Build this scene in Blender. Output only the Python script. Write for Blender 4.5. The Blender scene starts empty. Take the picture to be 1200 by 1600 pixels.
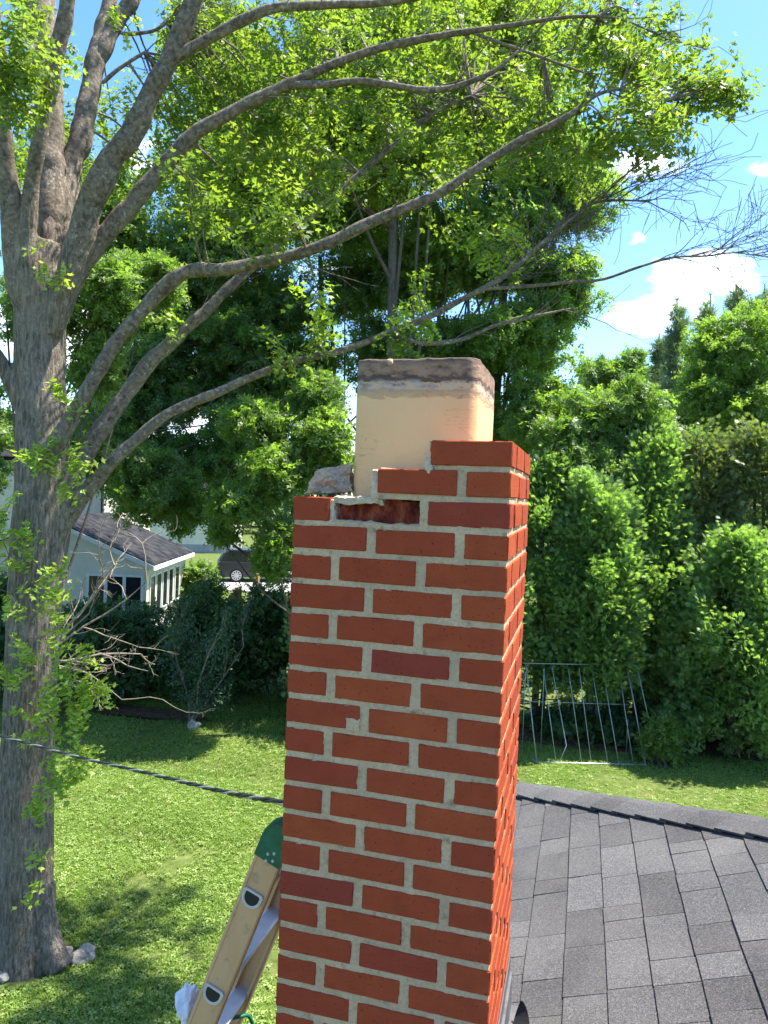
import bpy, bmesh, math, random
import numpy as np
from mathutils import Vector, Matrix, noise
sc = bpy.context.scene
COL = sc.collection
rad = math.radians
# ------------------------------------------------------------------ camera
FPX = 1125.8                       # focal length in pixels of the 1200x1600 photograph
CAM = np.array([0.6953, -1.6639, 4.8])
PITCH, ROLL, YAW = -0.02343, 0.03848, -0.27119
def _rot(p, r, y):
    cy, sy, cp, sp, cr, sr = math.cos(y), math.sin(y), math.cos(p), math.sin(p), math.cos(r), math.sin(r)
    f = np.array([sy*cp, cy*cp, sp]); rt = np.array([cy, -sy, 0.]); up = np.cross(rt, f)
    return f, cr*rt + sr*up, -sr*rt + cr*up
FW, RT, UP = _rot(PITCH, ROLL, YAW)
cd = bpy.data.cameras.new('camera'); cam = bpy.data.objects.new('camera', cd); COL.objects.link(cam)
cam.matrix_world = Matrix(((RT[0], UP[0], -FW[0], CAM[0]), (RT[1], UP[1], -FW[1], CAM[1]), (RT[2], UP[2], -FW[2], CAM[2]), (0, 0, 0, 1)))
cd.sensor_fit = 'VERTICAL'; cd.sensor_height = 24; cd.lens = FPX/1600*24; cd.clip_start = .05; cd.clip_end = 2000
sc.camera = cam
# ------------------------------------------------------------------ light
SUN_EL, SUN_AZ = rad(65), rad(31)          # azimuth measured from +X towards +Y
SV = np.array([math.cos(SUN_EL)*math.cos(SUN_AZ), math.cos(SUN_EL)*math.sin(SUN_AZ), math.sin(SUN_EL)])
sd = bpy.data.lights.new('sun', 'SUN'); so = bpy.data.objects.new('sun', sd); COL.objects.link(so)
sd.energy = 5.0; sd.angle = rad(.55); sd.color = (1, .94, .84)
so.rotation_euler = Vector(SV).to_track_quat('Z', 'Y').to_euler(); so.location = (0, 0, 30)
w = bpy.data.worlds.new('World'); sc.world = w; w.use_nodes = True
N = w.node_tree.nodes; Lk = w.node_tree.links; N.clear()
wo = N.new('ShaderNodeOutputWorld'); bg = N.new('ShaderNodeBackground'); bg.inputs[1].default_value = .15
sky = N.new('ShaderNodeTexSky'); sky.sky_type = 'NISHITA'; sky.sun_disc = False
sky.sun_elevation = SUN_EL; sky.sun_rotation = math.pi/2 - SUN_AZ; sky.ozone_density = 2.2; sky.dust_density = .6; sky.air_density = 1.0
def ray(u, v): return FW + RT*(u-600)/FPX - UP*(v-800)/FPX
def P(u, v, t): return CAM + ray(u, v)*t
def gnd(u, v, z=0.):
    d = ray(u, v); return CAM + d*((z-CAM[2])/d[2])
def aty(u, v, y):
    d = ray(u, v); return CAM + d*((y-CAM[1])/d[1])
def wnode(t, **k):
    n = N.new(t)
    for a, b in k.items(): setattr(n, a, b)
    return n
tc = wnode('ShaderNodeTexCoord')
cn = wnode('ShaderNodeTexNoise'); cn.inputs['Scale'].default_value = 9; cn.inputs['Detail'].default_value = 9; cn.inputs['Roughness'].default_value = .58
cmap = wnode('ShaderNodeMapping'); cmap.inputs['Scale'].default_value = (1, 1, 2.0)
Lk.new(tc.outputs['Generated'], cmap.inputs[0]); Lk.new(cmap.outputs[0], cn.inputs['Vector'])
acc = None
# the clouds of this sky, each a direction at infinity with an angular radius
for (u, v, r, hgt) in ((1085, 440, 78, 1.0), (1010, 485, 50, .95), (1150, 440, 40, .9), (990, 265, 60, .75), (1190, 268, 30, .6), (1000, 370, 24, .7), (940, 240, 26, .7), (190, 230, 70, .6),
                       (430, 210, 90, .6), (60, 540, 120, 1.0), (300, 620, 120, .9), (560, 470, 80, .8), (780, 290, 70, .8), (1600, 380, 150, .8), (-500, 300, 300, .9)):
    d = ray(u, v); d = d/np.linalg.norm(d)
    sub = wnode('ShaderNodeVectorMath', operation='SUBTRACT'); sub.inputs[1].default_value = tuple(d)
    Lk.new(tc.outputs['Generated'], sub.inputs[0])
    mm = wnode('ShaderNodeVectorMath', operation='MULTIPLY'); mm.inputs[1].default_value = (1, 1, 1.5); Lk.new(sub.outputs[0], mm.inputs[0])
    le = wnode('ShaderNodeVectorMath', operation='LENGTH'); Lk.new(mm.outputs[0], le.inputs[0])
    mr = wnode('ShaderNodeMapRange'); mr.inputs[1].default_value = 0; mr.inputs[2].default_value = r/FPX*1.5; mr.inputs[3].default_value = hgt; mr.inputs[4].default_value = 0
    Lk.new(le.outputs['Value'], mr.inputs[0])
    if acc is None: acc = mr.outputs[0]
    else:
        mx = wnode('ShaderNodeMath', operation='MAXIMUM'); Lk.new(acc, mx.inputs[0]); Lk.new(mr.outputs[0], mx.inputs[1]); acc = mx.outputs[0]
ad = wnode('ShaderNodeMath', operation='MULTIPLY_ADD'); Lk.new(cn.outputs[0], ad.inputs[0]); ad.inputs[1].default_value = 2.6; ad.inputs[2].default_value = -1.35
ad2 = wnode('ShaderNodeMath', operation='ADD'); Lk.new(ad.outputs[0], ad2.inputs[0]); Lk.new(acc, ad2.inputs[1])
cm = wnode('ShaderNodeMapRange', interpolation_type='SMOOTHSTEP'); cm.inputs[1].default_value = .38; cm.inputs[2].default_value = .85; Lk.new(ad2.outputs[0], cm.inputs[0])
mixc = wnode('ShaderNodeMix', data_type='RGBA'); Lk.new(cm.outputs[0], mixc.inputs[0])
hs = wnode('ShaderNodeHueSaturation'); hs.inputs['Saturation'].default_value = 1.25; hs.inputs['Value'].default_value = .92; hs.inputs['Hue'].default_value = .504
Lk.new(sky.outputs[0], hs.inputs['Color']); Lk.new(hs.outputs[0], mixc.inputs[6]); mixc.inputs[7].default_value = (6.6, 6.9, 7.4, 1)
Lk.new(mixc.outputs[2], bg.inputs[0]); Lk.new(bg.outputs[0], wo.inputs[0])
sc.view_settings.view_transform = 'Standard'; sc.view_settings.look = 'None'; sc.view_settings.gamma = 1
sc.view_settings.exposure = 1.58
sc.render.engine = 'CYCLES'
sc.cycles.max_bounces = 7; sc.cycles.diffuse_bounces = 4; sc.cycles.transmission_bounces = 4; sc.cycles.glossy_bounces = 2
sc.render.resolution_x, sc.render.resolution_y = 768, 1024

# ------------------------------------------------------------------ helpers
RNG = np.random.default_rng(11)
random.seed(5)
def link(name, me, parent=None, loc=None):
    o = bpy.data.objects.new(name, me); COL.objects.link(o)
    if parent is not None:
        o.parent = parent
        if parent.type == 'EMPTY': o.matrix_parent_inverse = Matrix.Translation(-parent.location)
    return o
def thing(name, label, cat, loc=(0, 0, 0), group=None):
    o = bpy.data.objects.new(name, None); COL.objects.link(o); o.location = tuple(float(c) for c in loc); o.empty_display_size = .2
    o['label'] = label; o['category'] = cat
    if group: o['group'] = group
    return o
def tag(o, label, cat, group=None):
    o['label'] = label; o['category'] = cat
    if group: o['group'] = group
    return o
def kind(o, k): o['kind'] = k; return o
class MB:
    def __init__(s): s.v = []; s.f = []; s.m = []
    def add(s, vs, fs, mi=0):
        b = len(s.v); s.v += [tuple(float(c) for c in p) for p in vs]; s.f += [tuple(i+b for i in f) for f in fs]; s.m += [mi]*len(fs)
    def box(s, lo, hi, mi=0):
        x0, y0, z0 = lo; x1, y1, z1 = hi
        s.add([(x0, y0, z0), (x1, y0, z0), (x1, y1, z0), (x0, y1, z0), (x0, y0, z1), (x1, y0, z1), (x1, y1, z1), (x0, y1, z1)],
              [(0, 3, 2, 1), (4, 5, 6, 7), (0, 1, 5, 4), (1, 2, 6, 5), (2, 3, 7, 6), (3, 0, 4, 7)], mi)
    def obox(s, o, ax, ay, az, mi=0):       # box from a corner and three edge vectors
        o, ax, ay, az = map(np.array, (o, ax, ay, az))
        s.add([o, o+ax, o+ax+ay, o+ay, o+az, o+ax+az, o+ax+ay+az, o+ay+az],
              [(0, 3, 2, 1), (4, 5, 6, 7), (0, 1, 5, 4), (1, 2, 6, 5), (2, 3, 7, 6), (3, 0, 4, 7)], mi)
    def tube(s, pts, rr, n=8, mi=0, cap=True):
        pts = [np.array(p, float) for p in pts]
        if not hasattr(rr, '__len__'): rr = [rr]*len(pts)
        t0 = pts[1]-pts[0]; t0 /= np.linalg.norm(t0)+1e-9
        a = np.array([0, 0, 1.]) if abs(t0[2]) < .9 else np.array([1., 0, 0])
        u = np.cross(t0, a); u /= np.linalg.norm(u); vs = []
        for i, p in enumerate(pts):
            if i == 0: t = t0
            elif i == len(pts)-1: t = pts[i]-pts[i-1]
            else: t = pts[i+1]-pts[i-1]
            t = t/(np.linalg.norm(t)+1e-9); u = u-t*(u@t); u /= np.linalg.norm(u)+1e-9; w_ = np.cross(t, u)
            for k in range(n):
                an = 2*math.pi*k/n; vs.append(p+rr[i]*(math.cos(an)*u+math.sin(an)*w_))
        fs = [(i*n+k, i*n+(k+1) % n, (i+1)*n+(k+1) % n, (i+1)*n+k) for i in range(len(pts)-1) for k in range(n)]
        if cap: fs += [tuple(range(n))[::-1], tuple(range((len(pts)-1)*n, len(pts)*n))]
        s.add(vs, fs, mi)
    def prism(s, poly, off, mi=0):          # closed 3D polygon + offset vector
        poly = [np.array(p, float) for p in poly]; off = np.array(off, float); n = len(poly)
        s.add(poly+[p+off for p in poly], [tuple(range(n))[::-1], tuple(range(n, 2*n))]+[(i, (i+1) % n, n+(i+1) % n, n+i) for i in range(n)], mi)
    def build(s, name, mats, parent=None, smooth=False, bevel=0, seg=2):
        me = bpy.data.meshes.new(name); me.from_pydata(s.v, [], s.f)
        if not isinstance(mats, (list, tuple)): mats = [mats]
        for m in mats: me.materials.append(m)
        me.polygons.foreach_set('material_index', s.m); me.update()
        bm = bmesh.new(); bm.from_mesh(me); bmesh.ops.recalc_face_normals(bm, faces=bm.faces)
        if bevel: bmesh.ops.bevel(bm, geom=[e for e in bm.edges], offset=bevel, segments=seg, affect='EDGES', profile=.6)
        bm.to_mesh(me); bm.free()
        if smooth: me.polygons.foreach_set('use_smooth', [True]*len(me.polygons))
        return link(name, me, parent)
def spline(pts, k=4):
    pts = [np.array(p, float) for p in pts]; out = []
    for i in range(len(pts)-1):
        p0 = pts[max(i-1, 0)]; p1 = pts[i]; p2 = pts[i+1]; p3 = pts[min(i+2, len(pts)-1)]
        for j in range(k):
            t = j/k; out.append(.5*((2*p1)+(-p0+p2)*t+(2*p0-5*p1+4*p2-p3)*t*t+(-p0+3*p1-3*p2+p3)*t**3))
    out.append(pts[-1]); return out
def mesh_np(name, V, F, mats, midx=None, parent=None, smooth=False):
    """V (n,3), F list of arrays (k, nverts) all converted to one mesh"""
    me = bpy.data.meshes.new(name); me.vertices.add(len(V)); me.vertices.foreach_set('co', np.asarray(V, np.float32).ravel())
    tot = np.concatenate([np.full(len(f), f.shape[1]) for f in F]); li = np.concatenate([f.ravel() for f in F])
    st = np.concatenate([[0], np.cumsum(tot)[:-1]])
    me.loops.add(len(li)); me.loops.foreach_set('vertex_index', li.astype(np.int32))
    me.polygons.add(len(tot)); me.polygons.foreach_set('loop_start', st.astype(np.int32)); me.polygons.foreach_set('loop_total', tot.astype(np.int32))
    for m in (mats if isinstance(mats, (list, tuple)) else [mats]): me.materials.append(m)
    if midx is not None: me.polygons.foreach_set('material_index', midx.astype(np.int32))
    if smooth: me.polygons.foreach_set('use_smooth', np.ones(len(tot), bool))
    me.update(calc_edges=True); return link(name, me, parent)
def nrmz(a): return a/(np.linalg.norm(a, axis=-1, keepdims=True)+1e-9)
# templates: x along the leaf, y across, z normal
def fan_leaf(out, bend=.12):
    """half outline points (x,y) -> folded two-sided lobed leaf made of triangles around the midrib"""
    V = [(0, 0, 0), (1, 0, -bend)]; F = []
    rib = [(x, 0, -bend*x*x) for x in (.33, .66)]
    V += rib
    for sgn in (1, -1):
        b = len(V); V += [(x, sgn*y, .10*abs(y)-bend*x*x) for x, y in out]
        chain = [0]+list(range(b, b+len(out)))+[1]
        for i in range(len(chain)-1):
            a, c = chain[i], chain[i+1]
            xm = (V[a][0]+V[c][0])/2; r = 2 if xm < .5 else 3
            F.append((a, c, r) if sgn < 0 else (c, a, r))
    F += []
    return np.array(V, float), np.array(F)
OAK = fan_leaf([(.16, .06), (.26, .33), (.38, .09), (.52, .42), (.62, .10), (.80, .24), (.84, .05)])
MAPLE = fan_leaf([(.02, .30), (.30, .22), (.50, .50), (.68, .16)])
SIMPLE = (np.array([(0, 0, 0), (.45, .27, .06), (1, 0, -.12), (.45, -.27, .06), (.5, 0, -.02)], float), np.array([(0, 4, 1), (4, 2, 1), (0, 3, 4), (3, 2, 4)]))
def multi(T, n, spread, seed, sc_=.75):
    r = np.random.default_rng(seed); Vs = []; Fs = []; b = 0
    for i in range(n):
        x = (i+.5)/n; side = 1 if i % 2 else -1; a = side*rad(r.uniform(25, 65)) if i < n-1 else 0
        ca, sa = math.cos(a), math.sin(a); t = rad(r.uniform(-28, 28)); V = T[0]*sc_*r.uniform(.8, 1.1)
        V = np.stack([V[:, 0], V[:, 1]*math.cos(t)-V[:, 2]*math.sin(t), V[:, 1]*math.sin(t)+V[:, 2]*math.cos(t)], 1)
        V = np.stack([V[:, 0]*ca-V[:, 1]*sa, V[:, 0]*sa+V[:, 1]*ca, V[:, 2]-.25*x*x-V[:, 0]*r.uniform(0, .3)], 1)+np.array([x*spread, 0, 0])
        Vs.append(V); Fs.append(T[1]+b); b += len(V)
    return np.concatenate(Vs), np.concatenate(Fs)
SPRAY = multi(SIMPLE, 5, 1.3, 3)
MSPRAY = multi(MAPLE, 3, .9, 4)
def frond():
    V = []; F = []
    for a, l in ((-60, .45), (-38, .7), (-18, .9), (0, 1), (18, .9), (38, .7), (60, .45)):
        a = rad(a); d = np.array([math.cos(a), math.sin(a)]); n = np.array([-d[1], d[0]])*.07; b = len(V)
        z = -.25*(1-math.cos(a))-.1*l
        V += [(d[0]*.1-n[0]*.4, d[1]*.1-n[1]*.4, 0), (d[0]*l*.6+n[0]*-1.2, d[1]*l*.6-n[1]*1.2, z*.5), (d[0]*l, d[1]*l, z), (d[0]*l*.6+n[0]*1.2, d[1]*l*.6+n[1]*1.2, z*.5)]
        F += [(b, b+1, b+3), (b+1, b+2, b+3)]
    return np.array(V, float), np.array(F)
FROND = frond()
def needle():
    V = []; F = []
    r = np.random.default_rng(2)
    for i in range(9):
        d = nrmz(np.array([r.uniform(.5, 1), r.uniform(-.7, .7), r.uniform(-.5, .7)])); s_ = nrmz(np.cross(d, [0, .3, 1]))*.045; b = len(V)
        V += [tuple(-s_), tuple(s_), tuple(d)]; F.append((b, b+1, b+2))
    return np.array(V, float), np.array(F)
NEEDLE = needle()
def scatter(T, pos, d, n, s, b0=0):
    d = nrmz(d); n = n-d*(n*d).sum(1, keepdims=True); n = nrmz(n); y = np.cross(n, d)
    TV, TF = T
    V = pos[:, None, :]+s[:, None, None]*(TV[None, :, 0:1]*d[:, None, :]+TV[None, :, 1:2]*y[:, None, :]+TV[None, :, 2:3]*n[:, None, :])
    F = TF[None]+(np.arange(len(pos))*len(TV))[:, None, None]+b0
    return V.reshape(-1, 3), F.reshape(-1, TF.shape[1])
def rsph(n, rng=None): return nrmz((rng or RNG).normal(size=(n, 3)))

# ------------------------------------------------------------------ materials
def mat(name):
    m = bpy.data.materials.new(name); m.use_nodes = True; nt = m.node_tree; nt.nodes.clear()
    o = nt.nodes.new('ShaderNodeOutputMaterial'); return m, nt, o
class G:
    """tiny node-graph helper"""
    def __init__(s, name): s.m, s.nt, s.out = mat(name)
    def n(s, t, ins=None, **k):
        nd = s.nt.nodes.new(t)
        for a, b in k.items(): setattr(nd, a, b)
        for a, b in (ins or {}).items():
            if isinstance(b, bpy.types.NodeSocket): s.nt.links.new(b, nd.inputs[a])
            else: nd.inputs[a].default_value = b
        return nd
    def coord(s, scale=(1, 1, 1)):
        t = s.n('ShaderNodeTexCoord'); return s.n('ShaderNodeMapping', {0: t.outputs['Object'], 'Scale': scale}).outputs[0]
    def noise(s, v, sc_, det=4, rough=.5, dist=0): return s.n('ShaderNodeTexNoise', {'Vector': v, 'Scale': sc_, 'Detail': det, 'Roughness': rough, 'Distortion': dist}).outputs[0]
    def mr(s, v, a, b, c=0., d=1.): return s.n('ShaderNodeMapRange', {0: v, 1: a, 2: b, 3: c, 4: d}).outputs[0]
    def mix(s, f, a, b, bt='MIX'):
        nd = s.n('ShaderNodeMix', data_type='RGBA', blend_type=bt)
        for i, v in ((0, f), (6, a), (7, b)):
            if isinstance(v, bpy.types.NodeSocket): s.nt.links.new(v, nd.inputs[i])
            else: nd.inputs[i].default_value = v if i == 0 else (*v, 1) if len(v) == 3 else v
        return nd.outputs[2]
    def ramp(s, f, cols):
        nd = s.n('ShaderNodeValToRGB', {0: f}); e = nd.color_ramp.elements
        while len(e) < len(cols): e.new(.5)
        for i, (p, c) in enumerate(cols): e[i].position = p; e[i].color = (*c, 1)
        return nd.outputs[0]
    def math(s, op, a, b=0.): return s.n('ShaderNodeMath', {0: a, 1: b}, operation=op).outputs[0]
    def isl(s): return s.n('ShaderNodeNewGeometry').outputs['Random Per Island']
    def pbr(s, col, rough=.8, spec=.3, metal=0., bump=None, bd=.01, bs=1., **kw):
        b = s.n('ShaderNodeBsdfPrincipled', {'Base Color': col if isinstance(col, bpy.types.NodeSocket) else (*col, 1), 'Roughness': rough, 'Specular IOR Level': spec, 'Metallic': metal})
        for k, v in kw.items(): b.inputs[k.replace('_', ' ')].default_value = v
        if bump is not None:
            bp = s.n('ShaderNodeBump', {'Height': bump, 'Distance': bd, 'Strength': bs}); s.nt.links.new(bp.outputs[0], b.inputs['Normal'])
        return b
    def done(s, sh): s.nt.links.new(sh.outputs[0], s.out.inputs[0]); return s.m
def plain(name, col, rough=.6, spec=.4, metal=0., var=.15, sc_=8, **kw):
    g = G(name); c = g.coord(); nz = g.noise(c, sc_, 5, .6)
    col2 = tuple(x*(1-var*2) for x in col); cc = g.ramp(nz, [(.3, col2), (.7, col)])
    return g.done(g.pbr(cc, rough, spec, metal, bump=g.noise(c, sc_*6, 3), bd=.002, bs=.4, **kw))
def leafmat(name, c0, c1, c2, trans=.4, tcol=None, rough=.45, nsc=.9):
    g = G(name); r = g.isl(); nz = g.noise(g.coord(), nsc, 3)
    f = g.math('ADD', g.math('MULTIPLY', r, .55), g.math('MULTIPLY', g.mr(nz, .3, .7), .45))
    col = g.ramp(f, [(.1, c0), (.5, c1), (.92, c2)])
    b = g.pbr(col, rough, .45)
    tc_ = g.mix(1., col, tcol or (1.5, 1.75, .55), 'MULTIPLY')
    t = g.n('ShaderNodeBsdfTranslucent', {'Color': tc_})
    mx = g.n('ShaderNodeMixShader', {0: trans, 1: b.outputs[0], 2: t.outputs[0]})
    return g.done(mx)
M = {}
def brickmat():
    g = G('red_brick'); c = g.coord(); r = g.isl()
    base = g.ramp(r, [(0, (.34, .064, .027)), (.25, (.38, .076, .029)), (.5, (.355, .068, .028)), (.8, (.41, .086, .030)), (.96, (.35, .064, .029)), (1, (.29, .055, .034))])
    n1 = g.noise(c, 14, 6, .6); n2 = g.noise(c, 90, 4, .6); n3 = g.noise(c, 260, 3, .6)
    col = g.mix(g.mr(n1, .35, .7, 0, .45), base, (.24, .042, .022))
    col = g.mix(g.mr(n2, .60, .75, 0, .25), col, (.42, .11, .055))
    col = g.mix(g.mr(n3, .72, .80, 0, .6), col, (.12, .04, .03))
    sc1 = g.noise(g.coord((1, 1, .5)), 34, 8, .78, .3); col = g.mix(g.mr(sc1, .79, .85, 0, .4), col, (.60, .44, .36))
    pit = g.mr(g.noise(c, 150, 2, .5), .66, .74); col = g.mix(g.math('MULTIPLY', pit, .6), col, (.09, .03, .02))
    h = g.math('SUBTRACT', g.math('ADD', g.math('MULTIPLY', n2, .6), n3), g.math('MULTIPLY', pit, 1.2))
    return g.done(g.pbr(col, .88, .06, bump=h, bd=.0022, bs=.9))
M['brick'] = brickmat()
def brokenmat():
    g = G('broken_brick_face'); c = g.coord((1.2, 1, .5)); n1 = g.noise(c, 40, 7, .7); n2 = g.noise(c, 15, 4)
    col = g.ramp(n1, [(.36, (.07, .017, .012)), (.5, (.27, .045, .022)), (.62, (.42, .11, .055))])
    return g.done(g.pbr(col, .9, .15, bump=n1, bd=.02, bs=1))
M['broken'] = brokenmat()
def mortarmat(name='lime_mortar', a=(.72, .52, .30), b=(.54, .39, .23), dirt=(.15, .11, .07)):
    g = G(name); c = g.coord(); n1 = g.noise(c, 9, 6, .6); n2 = g.noise(c, 130, 6, .7); n3 = g.noise(c, 30, 7, .7)
    col = g.mix(g.mr(n1, .35, .65), a, b)
    col = g.mix(g.mr(n2, .4, .75, 0, .6), col, tuple(x*.6 for x in b))
    col = g.mix(g.mr(n3, .56, .72, 0, .75), col, dirt)
    h = g.math('ADD', n2, n3)
    return g.done(g.pbr(col, .97, .04, bump=h, bd=.005, bs=.9))
M['mortar'] = mortarmat()
M['chunk'] = mortarmat('broken_mortar', (.72, .50, .30), (.44, .36, .27), (.15, .12, .09))
def fluemat():
    g = G('clay_flue'); tcn = g.n('ShaderNodeTexCoord'); c = tcn.outputs['Object']
    z = g.n('ShaderNodeSeparateXYZ', {0: c}).outputs[2]
    n1 = g.noise(c, 5, 5, .55); n2 = g.noise(c, 40, 6, .7); n3 = g.noise(g.coord((1, 1, .35)), 12, 7, .65); n4 = g.noise(g.coord((1, 1, 2.2)), 26, 8, .72)
    col = g.mix(g.mr(n1, .35, .7), (.82, .50, .245), (.78, .46, .21))
    col = g.mix(g.mr(n3, .55, .75, 0, .35), col, (.66, .47, .30))
    # rim weathering: old mortar ring and soot stain round the top (object z = 0 at the rim)
    zz = g.math('ADD', z, g.math('MULTIPLY', g.math('SUBTRACT', n4, .5), .060))
    ring = g.mr(zz, -.100, -.078); col = g.mix(g.math('MULTIPLY', ring, g.mr(n2, .25, .5)), col, g.ramp(n4, [(.32, (.20, .13, .09)), (.47, (.56, .46, .36)), (.58, (.76, .50, .27)), (.70, (.14, .085, .055))]))
    soot = g.mr(zz, -.062, -.044); col = g.mix(g.math('MULTIPLY', soot, .88), col, g.ramp(n4, [(.3, (.10, .055, .035)), (.5, (.30, .175, .105)), (.7, (.46, .28, .17))]))
    band = g.math('MULTIPLY', g.mr(zz, -.064, -.056), g.mr(zz, -.040, -.048)); col = g.mix(g.math('MULTIPLY', band, .8), col, (.05, .035, .03))
    rim = g.mr(zz, -.014, -.004); col = g.mix(g.math('MULTIPLY', rim, .7), col, (.05, .045, .045))
    cr = g.mr(g.noise(g.coord((.5, .5, 1.6)), 9, 3, .5, 2.5), .493, .497); cr2 = g.mr(g.noise(g.coord((.5, .5, 1.6)), 9, 3, .5, 2.5), .507, .503)
    col = g.mix(g.math('MULTIPLY', g.math('MULTIPLY', cr, cr2), g.mr(n1, .55, .6, 0, .45)), col, (.28, .16, .09))
    h = g.math('ADD', g.math('MULTIPLY', n2, .3), g.math('MULTIPLY', ring, g.math('MULTIPLY', n4, 2.5)))
    return g.done(g.pbr(col, .72, .25, bump=h, bd=.006, bs=.8))
M['flue'] = fluemat()
M['soot'] = plain('flue_inside', (.06, .05, .045), .95, .1)
def shinglemat(name, lo, hi):
    g = G(name); c = g.coord(); r = g.isl(); n1 = g.noise(c, 420, 2, .6); n2 = g.noise(c, 3, 4); vor = g.n('ShaderNodeTexVoronoi', {'Vector': c, 'Scale': 330.}).outputs[1]
    tone = g.ramp(r, [(0, lo), (.3, tuple(.75*a+.25*b for a, b in zip(lo, hi))), (.55, tuple(.4*a+.6*b for a, b in zip(lo, hi))), (.85, hi), (1, tuple(x*1.15 for x in hi))])
    sepv = g.n('ShaderNodeSeparateColor', {0: vor}).outputs[0]
    gran = g.ramp(sepv, [(0, (.55, .55, .57)), (.45, (.85, .85, .85)), (.8, (1.2, 1.19, 1.18)), (1, (1.75, 1.75, 1.75))])
    col = g.mix(1., tone, gran, 'MULTIPLY'); col = g.mix(g.mr(n2, .4, .7, 0, .2), col, (.2, .19, .18))
    return g.done(g.pbr(col, .9, .2, bump=n1, bd=.003, bs=.9))
M['shingle'] = shinglemat('granule_shingle', (.064, .063, .064), (.096, .095, .096))
M['shingle_dark'] = shinglemat('dark_shingle', (.006, .0065, .008), (.013, .0135, .016))
M['gap'] = plain('tar_underlay', (.02, .02, .02), .95, .1)
M['lead'] = plain('weathered_flashing', (.17, .165, .17), .5, .5, .5, var=.25, sc_=14)
M['black'] = plain('black_rubber_and_shade', (.018, .018, .02), .55, .4)
def barkmat(name='oak_bark', c0=(.095, .078, .062), c1=(.36, .295, .23), lich=(.38, .37, .33), la=.5, vs=(1, 1, .2), bd=.045, nsc=38):
    g = G(name); c = g.coord(); cs = g.coord(vs); n1 = g.noise(cs, nsc, 6, .62, .6); n2 = g.noise(c, 2.2, 4); n3 = g.noise(c, 24, 6, .6, .4); n4 = g.noise(c, 60, 5, .65)
    col = g.ramp(n1, [(.36, c0), (.52, tuple((a+b)/2 for a, b in zip(c0, c1))), (.66, c1)])
    col = g.mix(g.mr(n2, .45, .7, 0, .35), col, tuple(x*1.15 for x in c1))
    col = g.mix(g.mr(n4, .5, .75, 0, .5), col, c0)
    msk = g.math('MULTIPLY', g.mr(n3, .57, .62), g.mr(n2, .42, .56, .15, 1)); col = g.mix(g.math('MULTIPLY', msk, la), col, lich)
    n5 = g.noise(c, 5, 5, .6); col = g.mix(g.mr(n5, .62, .74, 0, .22), col, (.15, .15, .08))
    return g.done(g.pbr(col, .92, .12, bump=g.math('ADD', n1, g.math('MULTIPLY', n4, .35)), bd=bd, bs=.9))
M['bark'] = barkmat()
M['limb'] = barkmat('limb_bark', (.080, .064, .050), (.27, .22, .168), (.40, .39, .34), .7, (.8, .8, .8), .012, 26)
M['bg_bark'] = barkmat('dark_bark', (.07, .058, .048), (.20, .17, .14), (.2, .2, .18), .3)
M['dead'] = barkmat('dead_wood', (.16, .13, .10), (.32, .27, .21), (.5, .48, .42), .3, (1, 1, 1), .004, 20)
M['greytwig'] = plain('grey_twig', (.13, .115, .10), .9, .1)
M['oakleaf'] = leafmat('oak_leaf', (.085, .150, .035), (.15, .235, .047), (.24, .32, .07), .58, (1.6, 1.6, .6))
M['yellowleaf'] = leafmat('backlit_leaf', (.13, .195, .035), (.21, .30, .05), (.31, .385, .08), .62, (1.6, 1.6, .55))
M['oaknew'] = leafmat('young_oak_leaf', (.24, .36, .05), (.34, .46, .07), (.46, .54, .11), .5, (1.2, 1.35, .5))
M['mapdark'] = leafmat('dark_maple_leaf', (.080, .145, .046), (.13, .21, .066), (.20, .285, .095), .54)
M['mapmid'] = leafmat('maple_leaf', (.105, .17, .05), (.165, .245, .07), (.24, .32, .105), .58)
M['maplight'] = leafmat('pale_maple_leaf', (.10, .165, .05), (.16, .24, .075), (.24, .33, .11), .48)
M['arbor'] = leafmat('arborvitae_frond', (.13, .21, .080), (.20, .30, .115), (.285, .385, .17), .48, nsc=1.6)
M['arbor2'] = leafmat('grey_arborvitae_frond', (.10, .13, .06), (.17, .21, .09), (.26, .30, .14), .35, nsc=2.2)
M['pine'] = leafmat('pine_needle', (.13, .18, .10), (.18, .24, .14), (.25, .31, .19), .3)
M['shrub'] = leafmat('shrub_leaf', (.042, .088, .032), (.068, .13, .044), (.11, .18, .066), .4)
M['sapleaf'] = leafmat('sapling_leaf', (.04, .09, .045), (.07, .13, .065), (.12, .19, .10), .3)
M['farwood'] = leafmat('far_leaf', (.04, .08, .03), (.06, .12, .035), (.10, .17, .05), .2, nsc=.15)
M['grassblade'] = leafmat('grass_blade', (.14, .235, .038), (.245, .365, .064), (.36, .475, .12), .35, (1.2, 1.3, .5), nsc=.8)
M['clover'] = leafmat('clover_leaf', (.15, .23, .05), (.25, .34, .09), (.36, .44, .16), .3, (1.2, 1.3, .6), nsc=.8)
def groundmat():
    g = G('lawn_soil'); c = g.coord(); n1 = g.noise(c, .5, 6, .6); n2 = g.noise(c, 6, 8, .7); n3 = g.noise(c, 1.3, 6, .65)
    col = g.ramp(n2, [(.3, (.05, .065, .018)), (.5, (.09, .125, .03)), (.7, (.16, .18, .06))])
    col = g.mix(g.mr(n3, .60, .72, 0, .7), col, (.20, .15, .09))
    return g.done(g.pbr(col, .95, .1, bump=n2, bd=.03, bs=.8))
M['ground'] = groundmat()
M['soil'] = plain('bare_soil', (.14, .09, .055), .95, .1, sc_=5, var=.3)
M['asphalt'] = plain('pale_drive', (.42, .41, .39), .9, .2, sc_=3)
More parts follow.
